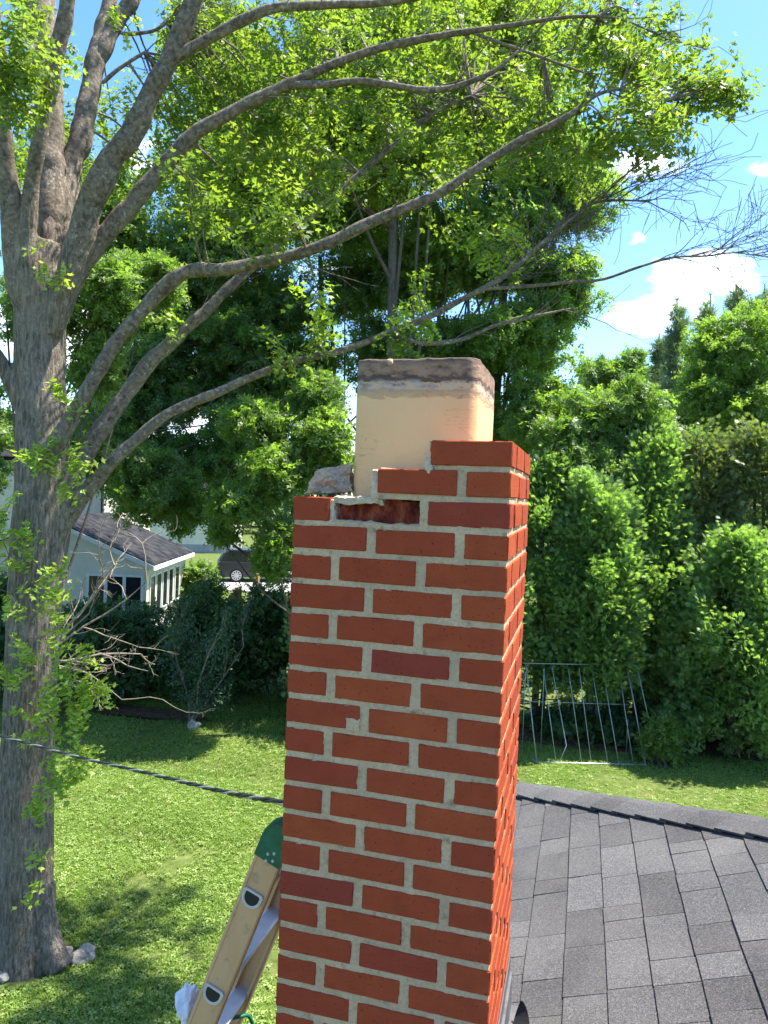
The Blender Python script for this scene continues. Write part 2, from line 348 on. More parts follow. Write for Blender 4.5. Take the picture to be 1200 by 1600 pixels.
def sidingmat(name, col, pitch=.16):
    g = G(name); z = g.n('ShaderNodeSeparateXYZ', {0: g.n('ShaderNodeTexCoord').outputs['Object']}).outputs[2]
    w_ = g.math('FRACT', g.math('DIVIDE', z, pitch)); nz = g.noise(g.coord(), 2, 5)
    cc = g.ramp(nz, [(.3, tuple(x*.85 for x in col)), (.7, col)])
    return g.done(g.pbr(cc, .6, .3, bump=w_, bd=.02, bs=1))
M['siding'] = sidingmat('vinyl_siding', (.78, .73, .63))
M['white'] = plain('white_trim', (.78, .78, .76), .5, .4, var=.05)
M['glass'] = plain('dark_window_glass', (.02, .024, .028), .08, .6, var=.1)
M['fiber'] = None
def fibermat():
    g = G('tan_fibreglass'); c = g.coord(); n1 = g.noise(g.coord((1, 1, .25)), 9, 6, .65); n2 = g.noise(c, 18, 7, .7)
    col = g.ramp(n1, [(.3, (.58, .33, .15)), (.6, (.70, .41, .20)), (.8, (.60, .36, .18))])
    col = g.mix(g.mr(n2, .56, .70, 0, .55), col, (.20, .15, .10)); col = g.mix(g.mr(n2, .30, .24, 0, .4), col, (.2, .19, .18))
    return g.done(g.pbr(col, .55, .35, bump=n2, bd=.001, bs=.5))
M['fiber'] = fibermat()
M['alu'] = plain('brushed_aluminium', (.66, .65, .66), .45, .5, .25, var=.12, sc_=20)
M['green'] = plain('green_plastic', (.01, .16, .085), .4, .45, var=.25, sc_=14)
M['grass'] = M['grassblade']
M['steel'] = plain('galvanised_rod', (.42, .46, .48), .45, .5, .4, var=.2, sc_=6)
M['rock'] = plain('pale_field_stone', (.50, .44, .36), .9, .2, var=.3, sc_=9)
M['cloth'] = plain('white_cloth', (.76, .76, .80), .9, .1, var=.05)
M['carpaint'] = plain('dark_car_paint', (.045, .048, .06), .25, .6, .3, var=.1)
M['tyre'] = plain('tyre_rubber', (.02, .02, .02), .85, .2)
M['wood'] = plain('cedar_post', (.42, .26, .12), .8, .2, sc_=10)
M['terracotta'] = plain('terracotta', (.14, .05, .035), .8, .2)
M['cable_black'] = plain('black_insulation', (.02, .02, .022), .5, .5, sc_=30)
M['cable_bare'] = plain('bare_neutral', (.55, .55, .54), .35, .5, .6, sc_=60)

# ------------------------------------------------------------------ setting: the ground
mb = MB()
s_ = 700.; nG = 60
gx = np.sign(np.linspace(-1, 1, nG))*np.abs(np.linspace(-1, 1, nG))**3*s_
vs = []
for y in gx:
    for x in gx: vs.append((x, y+8, 0.03*math.sin(x*.31+1)*math.cos(y*.27) if abs(x) < 60 and abs(y) < 60 else 0))
mb.add(vs, [(j*nG+i, j*nG+i+1, (j+1)*nG+i+1, (j+1)*nG+i) for j in range(nG-1) for i in range(nG-1)])
kind(mb.build('ground', M['ground'], smooth=True), 'structure')

# ------------------------------------------------------------------ the house with its hip roof and chimney
W, D, PT, ZT = .53, .559, .0724, 4.9346659
BH = .0572
house = thing('house', 'house with a grey shingle hip roof and a red brick chimney with a broken top', 'house', (3.2, -2.5, 0))
SL = .385; ZR = ZT-1.75
def rz(x): return ZR+SL*(x-W)
XE, HIP = -.08, 2.98      # eave x, and x+y on the hip line
XR, YB = 3.4, -6.5           # ridge x, back edge y
def roof_build():
    base = MB(); tabs = MB(); rnd = random.Random(4)
    # deck: left slope, far hip slope, right slope
    ridge_y = HIP-XR
    z = lambda x: rz(x)-.012
    A = (XE, YB, z(XE)); B = (XE, HIP-XE, z(XE)); R1 = (XR, ridge_y, z(XR)); R2 = (XR, YB, z(XR)); C = (2*XR-XE, HIP-XE, z(XE)); E_ = (2*XR-XE, YB, z(XE))
    dn = np.array([0, 0, -.12])
    base.add([A, B, R1, R2, C, E_]+[tuple(np.array(p)+dn) for p in (A, B, R1, R2, C, E_)],
             [(0, 1, 2, 3), (1, 4, 2), (2, 4, 5, 3), (6, 9, 8, 7), (7, 8, 10), (8, 9, 11, 10), (0, 6, 7, 1), (1, 7, 10, 4), (4, 10, 11, 5), (0, 3, 9, 6), (3, 5, 11, 9)])
    base.build('roof_deck', M['gap'], house)
    ex = .1313; ci = 0; x = XE-.01
    while x < XR:
        x1 = min(x+ex, XR); y = YB+rnd.uniform(0, .1); ymax = HIP-x
        while y < ymax:
            L = rnd.choice((.10, .12, .15, .17, .2, .24, .28))*rnd.uniform(.9, 1.1); y1 = min(y+L, ymax)
            if y > -3.2 and not (x1 > 0.0 and x < W-.02 and y1 > .02 and y < D-.02 and False):
                h = rnd.choice((.0035, .004, .0058)); g_ = .0014 if rnd.random() < .97 else .0
                ya, yb = y+g_, y1-g_; wob = rnd.uniform(-.0015, .0015)
                yb2 = min(yb, HIP-x1); ya2 = min(ya, HIP-x1)
                xa = x-.002+wob
                top = [(xa, ya, rz(x)+h), (xa+rnd.uniform(-.0012, .0012), yb, rz(x)+h), (x1+.012, yb2, rz(x1)+.002), (x1+.012, ya2, rz(x1)+.002)]
                tabs.add([(a, b, c-.009) for a, b, c in top]+top, [(0, 3, 2, 1), (4, 5, 6, 7), (0, 1, 5, 4), (1, 2, 6, 5), (2, 3, 7, 6), (3, 0, 4, 7)])
            elif y <= -3.2:
                y1 = min(y+1.2, -3.19); top = [(x, y, rz(x)+.008), (x, y1, rz(x)+.008), (x1, y1, rz(x1)+.002), (x1, y, rz(x1)+.002)]
                tabs.add(top, [(0, 1, 2, 3)])
            y = y1
        x += ex; ci += 1
    # far hip slope and right slope, courses of plain tabs
    k = 0; d = 0.
    while d < XR-XE:
        yy = HIP-XE-d; z0 = rz(XE+d); d1 = min(d+ex, XR-XE); yy1 = HIP-XE-d1; z1 = rz(XE+d1); xx = XE+d
        while xx < 2*XR-XE-d:
            xn = min(xx+rnd.uniform(.15, .4), 2*XR-XE-d); lim = lambda v: min(max(v, XE+d1), 2*XR-XE-d1)
            tabs.add([(xx, yy, z0+.008), (lim(xx), yy1, z1+.002), (lim(xn), yy1, z1+.002), (xn, yy, z0+.008)], [(0, 3, 2, 1)]); xx = xn
        xs = 2*XR-XE-d; xs1 = 2*XR-XE-d1; y = YB
        while y < HIP-XE-d:
            y1 = min(y+rnd.uniform(.3, .8), HIP-XE-d)
            tabs.add([(xs, y, z0+.008), (xs, y1, z0+.008), (xs1, min(y1, HIP-XE-d1), z1+.002), (xs1, min(y, HIP-XE-d1), z1+.002)], [(0, 1, 2, 3)]); y = y1
        d = d1
    roof = tabs.build('roof', M['shingle'], house)
    # hip caps: overlapping folded shingles climbing the two hips, plus the ridge
    def caps(name, p0, p1, sideA, sideB, step=.14, wdt=.135):
        p0, p1, sideA, sideB = map(lambda a: np.array(a, float), (p0, p1, sideA, sideB)); Lh = np.linalg.norm(p1-p0); t = (p1-p0)/Lh; m = MB(); n_ = int(Lh/step)
        upv = np.cross(t, sideB-sideA); upv = upv/np.linalg.norm(upv); upv = upv if upv[2] > 0 else -upv
        for i in range(n_):
            a = p0+t*(i*step); b = p0+t*((i+1.25)*step); h0 = .019+rnd.uniform(-.001, .003); h1 = .008
            wa = wdt+rnd.uniform(-.003, .003)
            prof = []
            for q, s_h, hh in ((a, 1., h0), (b, 1., h1)):
                row = []
                for fr in (-1, -.55, -.18, 0, .18, .55, 1):
                    side = sideA if fr < 0 else sideB
                    row.append(q+side*abs(fr)*wa+upv*(hh-.010*(1-min(1, abs(fr)*4))))
                prof.append(row)
            top = prof[0]+prof[1]; bot = [v-upv*.007 for v in top]; n7 = 7
            fs = [(j, j+1, n7+j+1, n7+j) for j in range(6)]+[(2*n7+j, 2*n7+n7+j, 2*n7+n7+j+1, 2*n7+j+1) for j in range(6)]
            fs += [(j, 2*n7+j, 2*n7+j+1, j+1) for j in range(6)]+[(0, n7, 3*n7, 2*n7), (6, 2*n7+6, 3*n7+6, n7+6)]
            m.add(top+bot, fs)
        return m.build(name, M['shingle'], roof)
    nrm = lambda v: np.array(v)/np.linalg.norm(v)
    hipA = (XE, HIP-XE, rz(XE)+.004); top = (XR, ridge_y, rz(XR)+.004); hipB = (2*XR-XE, HIP-XE, rz(XE)+.004)
    # side vectors: down each slope, square to the hip
    t = nrm(np.array(top)-np.array(hipA)); nl = nrm((-SL, 0, 1)); nf = nrm((0, SL, 1))
    sa = nrm(np.cross(t, nl)); sb = nrm(np.cross(t, nf)); sa = sa if sa[2] < 0 else -sa; sb = sb if sb[2] < 0 else -sb
    caps('hip_cap', hipA, top, sa, sb)
    t = nrm(np.array(top)-np.array(hipB)); nr = nrm((SL, 0, 1)); s1 = nrm(np.cross(t, nr)); s2 = nrm(np.cross(t, nf)); s1 = s1 if s1[2] < 0 else -s1; s2 = s2 if s2[2] < 0 else -s2
    caps('hip_cap', hipB, top, s1, s2)
    caps('ridge_cap', (XR, YB, rz(XR)+.004), top, nrm((-1, 0, -SL)), nrm((1, 0, -SL)), .3)
    wl = MB(); zt_ = rz(XE)-.15
    wl.box((XE+.35, YB+.3, 0), (2*XR-XE-.35, HIP-XE-.35, zt_)); wl.build('wall', M['siding'], house)
roof_build()
def worn(mb_, c8, seed, cell=.0095):
    """a brick as a fine shell whose arrises are chipped and whose faces undulate"""
    c8 = [np.array(c) for c in c8]; Ls = (np.linalg.norm(c8[1]-c8[0]), np.linalg.norm(c8[3]-c8[0]), np.linalg.norm(c8[4]-c8[0])); n_ = [max(2, int(round(l/cell))) for l in Ls]
    def cs(n): # parameters with an extra ring close to each edge
        q = np.linspace(0, 1, n+1); e = .0022/(n*cell); return np.concatenate([[0], [e], q[1:-1], [1-e], [1]])
    X, Y, Z = (cs(k) for k in n_); idx = {}; vs = []; cen = sum(c8)/8
    so_ = Vector((seed*1.37, seed*.71, 0))
    def vert(i, j, k):
        key = (i, j, k)
        if key in idx: return idx[key]
        x, y, z = X[i], Y[j], Z[k]
        p_ = (c8[0]*(1-x)*(1-y)+c8[1]*x*(1-y)+c8[2]*x*y+c8[3]*(1-x)*y)*(1-z)+(c8[4]*(1-x)*(1-y)+c8[5]*x*(1-y)+c8[6]*x*y+c8[7]*(1-x)*y)*z
        ex = [-1 if q == 0 else 1 if q == 1 else 0 for q in (x, y, z)]; ec = sum(map(abs, ex)); v = Vector(p_)
        a = noise.noise(v*28+so_); b = noise.noise(v*95+so_)
        if ec >= 2: w_ = .0011+max(0, a-.2)*.0045+max(0, b)*.0018; p_ = p_-np.array(ex)*w_
        else: p_ = p_+np.array(ex)*(a*.0006+b*.00035)
        idx[key] = len(vs); vs.append(p_); return idx[key]
    fs = []; nx, ny, nz = len(X)-1, len(Y)-1, len(Z)-1
    for i in range(nx):
        for j in range(ny): fs += [(vert(i, j, nz), vert(i+1, j, nz), vert(i+1, j+1, nz), vert(i, j+1, nz)), (vert(i, j, 0), vert(i, j+1, 0), vert(i+1, j+1, 0), vert(i+1, j, 0))]
    for i in range(nx):
        for k in range(nz): fs += [(vert(i, 0, k), vert(i+1, 0, k), vert(i+1, 0, k+1), vert(i, 0, k+1)), (vert(i, ny, k), vert(i, ny, k+1), vert(i+1, ny, k+1), vert(i+1, ny, k))]
    for j in range(ny):
        for k in range(nz): fs += [(vert(0, j, k), vert(0, j, k+1), vert(0, j+1, k+1), vert(0, j+1, k)), (vert(nx, j, k), vert(nx, j+1, k), vert(nx, j+1, k+1), vert(nx, j, k+1))]
    mb_.add(vs, fs)
def chimney_build():
    rnd = random.Random(9); br = MB(); holes = []
    A = [((0, 0), (.19, .1)), ((.215, 0), (.405, .1)), ((.43, 0), (.53, .2045)), ((.43, .2295), (.53, .434)), ((.34, .459), (.53, .559)), ((.125, .459), (.315, .559)), ((0, .3545), (.1, .559)), ((0, .125), (.1, .3295))]
    Bc = [((.34, 0), (.53, .1)), ((.125, 0), (.315, .1)), ((0, 0), (.1, .2045)), ((0, .2295), (.1, .434)), ((0, .459), (.19, .559)), ((.215, .459), (.405, .559)), ((.43, .3545), (.53, .559)), ((.43, .125), (.53, .3295))]
    for k in range(1, 66):
        z1 = ZT-(k-1)*PT; z0 = z1-BH
        if z0 < 0: break
        for bi, (lo, hi) in enumerate(A if k % 2 == 0 else Bc):
            cx = (lo[0]+hi[0])/2
            if k == 1 and cx < .4: continue
            if k == 2 and cx < .27: continue
            if k == 3 and bi == 1: continue
            x0, y0, x1, y1 = lo[0], lo[1], hi[0], hi[1]
            if k == 1 and bi == 0: x0 = .343
            if k == 3 and bi == 2: x1 = .093
            j = lambda a=.0018: rnd.uniform(-a, a)
            o = [j(.0006), j(.0006), j(.0018)]
            vs = [(x+o[0]+j(.0007), y+o[1]+j(.0006), z+o[2]+j(.0012)) for z in (z0, z1) for x, y in ((x0, y0), (x1, y0), (x1, y1), (x0, y1))]
            if k <= 25: worn(br, [np.array(v)+np.array([-.0012 if q in (0, 3, 4, 7) else .0012, 0, -.0007 if q < 4 else .0007]) for q, v in enumerate(vs)], k*10+bi)
            else: br.add(vs, [(0, 3, 2, 1), (4, 5, 6, 7), (0, 1, 5, 4), (1, 2, 6, 5), (2, 3, 7, 6), (3, 0, 4, 7)])
    ch = br.build('chimney', M['brick'], house)
    ch['label'] = 'red brick chimney with pale mortar joints, its top courses broken away on one side'
    # mortar: beds and joints behind the brick faces, ragged where it broke away
    def rough(name, boxes, m, amp, parent, sub=.012, sc_=60., seed=0):
        bm = bmesh.new()
        for lo, hi in boxes:
            r = bmesh.ops.create_cube(bm, size=1.); vv = r['verts']
            for v in vv: v.co = Vector([lo[i]+(hi[i]-lo[i])*(v.co[i]+.5) for i in range(3)])
        bmesh.ops.recalc_face_normals(bm, faces=bm.faces)
        for it in range(9):
            es = [e for e in bm.edges if e.calc_length() > sub*1.6]
            if not es: break
            bmesh.ops.subdivide_edges(bm, edges=es, cuts=1, use_grid_fill=True)
        bm.normal_update()
        for v in bm.verts:
            n_ = noise.noise_vector(v.co*sc_+Vector((seed, 0, 0)))*amp+noise.noise_vector(v.co*sc_*.3+Vector((seed, 5, 0)))*amp*1.2
            v.co += n_
            if name == 'mortar': v.co.y = max(v.co.y, .0014+rnd.uniform(0, .0007)); v.co.x = min(v.co.x, W-.0014-rnd.uniform(0, .0007))
        me = bpy.data.meshes.new(name); bmesh.ops.triangulate(bm, faces=[f for f in bm.faces if len(f.verts) > 4]); bm.to_mesh(me); bm.free(); me.materials.append(m)
        return link(name, me, parent)
    i_ = .0035; z3 = ZT-3*PT; z2 = ZT-2*PT; z1 = ZT-PT
    mo = MB(); mo.box((i_, i_, 0.), (W-i_, D-i_, 3.2)); mo.build('mortar', M['mortar'], ch); i_ = .0024
    def frame(z0, z1_, x0): # walls of one open course ring
        r = [((x0, i_, z0), (W-i_, .1, z1_)), ((.43, .1, z0), (W-i_, D-i_, z1_))]
        return r
    boxes = [((i_, i_, 3.2), (W-i_, .1, z3+.014)), ((i_, .1, 3.2), (.1, D-i_, z3+.014)), ((.43, .1, 3.2), (W-i_, D-i_, z3+.014)), ((.1, .46, 3.2), (.43, D-i_, z3+.014))]
    boxes += [((.322, i_, z3), (W-i_, .1, z2+.012)), ((.43, .1, z3), (W-i_, D-i_, z2+.012)), ((.10, .040, z3), (.322, .11, z2-.004)), ((.012, .012, z3), (.088, .19, z2-.006)), ((.012, .2, z3), (.1, D-.012, z2+.002)), ((.1, .46, z3), (.43, D-.01, z2+.006))]
    boxes += [((.216, .004, z2), (W-i_, .1, z1+.002)), ((.43, .1, z2), (W-i_, D-i_, z1+.012)), ((.35, .004, z1-.004), (W-i_, .1, z1+.0145)), ((.37, .012, z1), (W-.01, .11, ZT-.006)), ((.43, .1, z1), (W-i_, D-.01, ZT-.006))]
    rough('mortar', boxes, M['mortar'], .0022, ch)
    rag = [((.093, .006, z3+.012), (.104, .085, z2-.008)), ((.318, .012, z3+.008), (.330, .09, z2-.002)), ((.103, .008, z2-.014), (.225, .125, z2+.002)), ((.196, .006, z2), (.219, .12, z1-.012)), ((.196, .008, z1-.016), (.33, .13, z1-.001)), ((.325, .004, z1-.012), (.345, .09, z1+.030)), ((.334, .02, ZT-.05), (.345, .09, ZT-.004)), ((.1, .012, z3), (.325, .075, z3+.015))]
    rough('mortar_crust', rag, mortarmat('pale_mortar_crust', (.80, .62, .41), (.56, .43, .29), (.13, .105, .08)), .0048, ch, .007, 75, 3)
    rough('mortar_patch', [((.158, -.0015, ZT-9*PT-BH+.0005), (.192, .01, ZT-9*PT-.030))], M['mortar'], .002, ch, .006, 90, 4)
    b = rough('broken_brick', [((.108, .031, z3+.013), (.318, .09, z2-.003))], M['broken'], .0042, ch, .005, 60, 8); b['label'] = 'spalled dark red brick with a rough broken face'
    # clay flue liner: rounded square tube; its origin is at the rim
    x0, x1, y0, y1, r = .102, .426, .128, .498, .038
    def ring(ins, z, rr):
        pts = []
        for cx, cy, a0 in ((x1-r, y1-r, 0), (x0+r, y1-r, 90), (x0+r, y0+r, 180), (x1-r, y0+r, 270)):
            for k in range(9):
                a = rad(a0+k*90/8); pts.append((cx+(r-ins)*math.cos(a), cy+(r-ins)*math.sin(a), z))
        # subdivide straights through longer list
        out = []
        for i in range(len(pts)):
            a, b_ = np.array(pts[i]), np.array(pts[(i+1) % len(pts)]); n_ = 8 if np.linalg.norm(b_-a) > .1 else 1
            for q in range(n_): out.append(a+(b_-a)*q/n_)
        return out
    zt_ = 5.152; zs = [zt_-.62, zt_-.3, zt_-.12, zt_-.085, zt_-.07, zt_-.05, zt_-.03, zt_-.012, zt_-.003]
    rings = [ring(0, z, r) for z in zs]+[ring(.003, zt_, r), ring(.016, zt_+.0005, r), ring(.02, zt_-.006, r)]+[ring(.02, z, r) for z in (zt_-.1, zt_-.3, zt_-.6)]
    n_ = len(rings[0]); vs = []
    for ri, rg in enumerate(rings):
        for k, p_ in enumerate(rg):
            c_ = np.array([(x0+x1)/2, (y0+y1)/2, 0]); q = np.array(p_); nz = noise.noise(Vector(q)*22); nz2 = noise.noise(Vector(q)*70)
            out = nrmz(np.array([q[0]-c_[0], q[1]-c_[1], 0])); amt = 0.0022*nz+(.0012*nz2 if q[2] > zt_-.09 else 0)
            if zt_-.06 < q[2] < zt_-.04 and ri < 9: amt += .0035*abs(nz2)
            q = q+out*amt
            if 8 <= ri <= 11: q[2] += .0035*noise.noise(Vector(q)*30)+.002*nz2
            q[2] -= zt_; vs.append(q)
    fs = [(i*n_+k, i*n_+(k+1) % n_, (i+1)*n_+(k+1) % n_, (i+1)*n_+k) for i in range(len(rings)-1) for k in range(n_)]
    m = MB(); m.add(vs, fs, 0); m.m = [1 if i//n_ >= 11 else 0 for i in range(len(fs))]
    fl = m.build('flue_liner', [M['flue'], M['soot']], None, smooth=True); fl.location = (0, 0, zt_)
    fl.parent = ch
    fl['label'] = 'cream clay flue liner with a sooty weathered rim'
    nb = MB(); nb.tube([(.175+.0, .124, 5.137), (.176, .1245, 5.137)], .001); # small lump of mortar stuck under the rim
    me = bpy.data.meshes.new('mortar_lump'); bm = bmesh.new(); bmesh.ops.create_icosphere(bm, subdivisions=2, radius=.009)
    for v in bm.verts: v.co *= 1+.3*noise.noise(v.co*160)
    bm.to_mesh(me); bm.free(); me.materials.append(M['chunk']); lo = link('mortar_lump', me, None); lo.location = aty(610, 566, .128); lo.parent = ch
    # flashing along the roof line
    f = MB(); zf = ZT-21.3*PT
    f.box((W+.001, -.03, rz(W)-.02), (W+.0045, D+.03, zf)); f.box((W+.0045, -.03, rz(W)+.010), (W+.012, D+.02, zf-.055))
    f.add([(W+.012, -.03, rz(W)+.035), (W+.05, -.03, rz(W+.05)+.016), (W+.05, D+.04, rz(W+.05)+.016), (W+.012, D+.04, rz(W)+.035)], [(0, 1, 2, 3)])
    f.box((-.03, -.012, rz(0)-.1), (W+.02, -.004, rz(W)+.13))
    fo = f.build('flashing', M['lead'], ch); fo['label'] = 'dull grey metal flashing against the base of the chimney'
    return ch
chim = chimney_build()
# black curved flap standing beside the flashing
def roofpt(u, v):
    d = ray(u, v); t = (ZR+SL*(-W+CAM[0])-CAM[2])/(d[2]-SL*d[0]); return CAM+d*t
m = MB(); b0 = roofpt(803, 1625); b1 = roofpt(826, 1628)
vs = []
for i in range(9):
    t = i/8; w_ = (1-t**1.6); c_ = b0*(1-t)+P(818, 1560, 1.98)*0+t*(b0+np.array([.012, .05, .085])); vs += [c_+np.array([-.006*w_*2, .0, 0])+np.array([.0, .02*math.sin(t*3), 0]), c_+(b1-b0)*w_+np.array([.006*t, .02*math.sin(t*3), 0])]
vs2 = [v+np.array([0, .004, 0]) for v in vs]; n_ = len(vs)
fs = [(2*i, 2*i+1, 2*i+3, 2*i+2) for i in range(8)]+[(n_+2*i, n_+2*i+2, n_+2*i+3, n_+2*i+1) for i in range(8)]+[(2*i, 2*i+2, n_+2*i+2, n_+2*i) for i in range(8)]+[(2*i+1, n_+2*i+1, n_+2*i+3, 2*i+3) for i in range(8)]+[(n_-2, n_-1, 2*n_-1, 2*n_-2)]
m.add(vs+vs2, fs)
tag(m.build('curved_flap', M['black'], smooth=False), 'small black curved flap standing on the shingles beside the chimney flashing', 'flap')

# loose chunk of mortar crown lying on the bricks beside the flue
bm = bmesh.new(); bmesh.ops.create_cube(bm, size=1.)
for i in range(5): bmesh.ops.subdivide_edges(bm, edges=bm.edges[:], cuts=1, use_grid_fill=True)
for v in bm.verts:
    x, y, z = v.co; v.co = Vector((x*.122*(1.05-.35*(z+.5)), y*.13, z*.070*(1+.5*x)))
    a = noise.noise_vector(Vector(v.co)*26+Vector((4, 1, 2)))*.013+noise.noise_vector(Vector(v.co)*75)*.006+noise.noise_vector(Vector(v.co)*190)*.0028; v.co += a
    v.co.z = max(v.co.z, -.030)
me = bpy.data.meshes.new('mortar_chunk'); bm.to_mesh(me); bm.free(); me.materials.append(M['chunk'])
o = link('mortar_chunk', me); o.location = (.036, .19, ZT-2*PT+.040); o.rotation_euler = (0, rad(-6), rad(12))
tag(o, 'loose broken chunk of tan and grey mortar lying beside the flue', 'mortar chunk')

# ------------------------------------------------------------------ the extension ladder
def ladder():
    y1 = .15; dx, dz = .109, .295; L_ = math.hypot(dx, dz); ax = np.array([dx/L_, 0, dz/L_]); nx = np.array([dz/L_, 0, -dx/L_])    # along, and across (towards chimney)
    hole = aty(394, 1403, y1)
    hw = .037
    base_s = -hole[2]/ax[2]; top_s = .172
    base = hole+ax*base_s
    ld = thing('extension_ladder', 'tan fibreglass ladder with silver rungs and green end caps leaning against the brick chimney', 'ladder', base)
    for r_, (ya, sgn) in enumerate(((y1, 1), (y1+.42, -1))):
        m = MB(); o = np.array([hole[0], ya, hole[2]])
        a0, a1 = base_s+.06, top_s
        # web with bevelled lips (C channel, open side towards the rungs)
        m.obox(o+ax*a0-nx*hw, nx*2*hw, ax*(a1-a0), np.array([0, sgn*.004, 0]))
        for q in (-1, 1):
            m.obox(o+ax*a0+nx*(q*hw-.0022), nx*.0044, ax*(a1-a0), np.array([0, sgn*.030, 0])-np.array([0, sgn*.003, 0]))
            m.obox(o+ax*a0+nx*(q*(hw-.010)-.005)+np.array([0, sgn*.026, 0]), nx*.010, ax*(a1-a0), np.array([0, sgn*.004, 0]))
            m.obox(o+ax*a0+nx*(q*(hw-.004)-.0035)+np.array([0, -sgn*.002, 0]), nx*.007, ax*(a1-a0), np.array([0, sgn*.003, 0]))
        rail = m.build('rail', M['fiber'], ld, bevel=.0008, seg=1)
        # green cap
        c = MB(); prof = []
        for i in range(9):
            t = i/8; a = math.pi*(1-t); prof.append(o+nx*(math.cos(a)*(hw+.004))+ax*(top_s+.012+math.sin(a)*.05))
        prof += [o+nx*(hw+.004)+ax*(top_s-.055), o-nx*(hw+.004)+ax*(top_s-.052)]
        c.prism([p_+np.array([0, -sgn*.005, 0]) for p_ in prof], (0, sgn*.004, 0))
        # hooded lip along the round edge
        for i in range(8):
            p_, q_ = prof[i], prof[i+1]; c.obox(p_+np.array([0, -sgn*.006, 0]), q_-p_, (prof[i]-(o+ax*top_s))*-.10, np.array([0, sgn*.046, 0]))
        cap = c.build('end_cap', M['green'], ld)
        for (s1, s2) in ((-.004, -.035), (.012, -.025), (-.002, -.055), (.016, -.046)):
            rv = MB(); cc = o+nx*s1+ax*(top_s+s2+.004); rv.tube([cc+np.array([0, -sgn*.0048, 0]), cc+np.array([0, -sgn*.008, 0])], [.0048, .0034], 10); rv.build('rivet', M['alu'], cap, smooth=False)
    # D-shaped hollow rungs
    def dprof(s): # in (nx, ax) plane: flat tread on top, round below
        pts = [(-.021*s, .012*s), (-.017*s, .016*s), (.017*s, .016*s), (.021*s, .012*s)]
        for i in range(1, 10):
            a = -math.pi*i/10; pts.append((.021*s*math.cos(a), .006*s+.024*s*math.sin(a)))
        return [(a*1.25, b*1.25) for a, b in pts]
    k = 0; s = 0.
    # rung treads are level when the ladder leans
    while base_s+.15 < s:  s -= .3145
    ss = [-.3145*i for i in range(0, 20) if -.3145*i > base_s+.1]
    for s in ss:
        o = hole+ax*s; m = MB(); pr = dprof(1.); pi = dprof(.86)
        th = rad(0); n_ = len(pr); vs = []
        for yy, prf in ((y1-.007, pr), (y1+.427, pr), (y1+.427, pi), (y1-.007, pi)):
            for a, b_ in prf: vs.append(np.array([o[0], yy, o[2]])+nx*a+ax*b_)
        fs = [(i*n_+k_, i*n_+(k_+1) % n_, ((i+1) % 4)*n_+(k_+1) % n_, ((i+1) % 4)*n_+k_) for i in range(4) for k_ in range(n_)]
        m.add(vs, fs)
        # flared collar outside each rail
        for yy in (y1-.0075, y1+.4225):
            for i in range(n_):
                a = np.array([o[0], yy, o[2]]); q0 = nx*pr[i][0]*1.18+ax*pr[i][1]*1.18; q1 = nx*pr[(i+1) % n_][0]*1.18+ax*pr[(i+1) % n_][1]*1.18; w0 = q0*.8; w1 = q1*.8
                d_ = np.array([0, .005, 0]); m.add([a+q0, a+q1, a+w1, a+w0, a+q0+d_, a+q1+d_, a+w1+d_, a+w0+d_], [(0, 1, 2, 3), (4, 7, 6, 5), (0, 4, 5, 1), (1, 5, 6, 2), (2, 6, 7, 3), (3, 7, 4, 0)])
        rg = m.build('rung', M['alu'], ld)
        for yy in (y1-.0062, y1+.4235):
            dk = MB(); dk.prism([np.array([o[0], yy, o[2]])+nx*a+ax*b_ for a, b_ in dprof(.855)], (0, .004, 0)); dk.build('rung_hollow_shade', M['black'], rg)  # flat black disc paints the shade inside the hollow rung end
    for ya in (y1, y1+.42):
        f = MB(); f.box((base[0]-.05, ya-.02, -.01), (base[0]+.09, ya+.03, .05)); f.obox(base+np.array([-.03, ya-y1-.006, .03]), nx*.06, ax*.14, (0, .04, 0)); f.build('foot', M['black'], ld, bevel=.006)
    return ld, hole, ax
ld, hole, lax = ladder()
# white rag tied round the ladder and a green cord end
m = MB(); c_ = aty(292, 1572, .20)
bm = bmesh.new(); bmesh.ops.create_icosphere(bm, subdivisions=5, radius=1)
for v in bm.verts:
    a = noise.noise(v.co*1.6)*.5+abs(noise.noise(v.co*3.2))*.35; v.co = Vector((v.co.x*.026, v.co.y*.030, v.co.z*.050))*(1+a)
me = bpy.data.meshes.new('rag'); bm.to_mesh(me); bm.free(); me.materials.append(M['cloth'])
me.polygons.foreach_set('use_smooth', [True]*len(me.polygons)); o = link('rag', me); o.location = aty(293, 1568, .19)
tag(o, 'crumpled white rag hanging behind the ladder rail', 'rag')
m = MB(); a = aty(376, 1588, .52); m.tube(spline([a+np.array([-.03, -.03, .005]), a, a+np.array([.02, .03, -.02]), a+np.array([.03, .05, -.12]), a+np.array([.0, .06, -.4]), a+np.array([-.05, .07, -1.2])]), .006, 8)
tag(m.build('green_cord', M['green'], smooth=True), 'thin green cord hanging behind the lower ladder rung', 'cord')

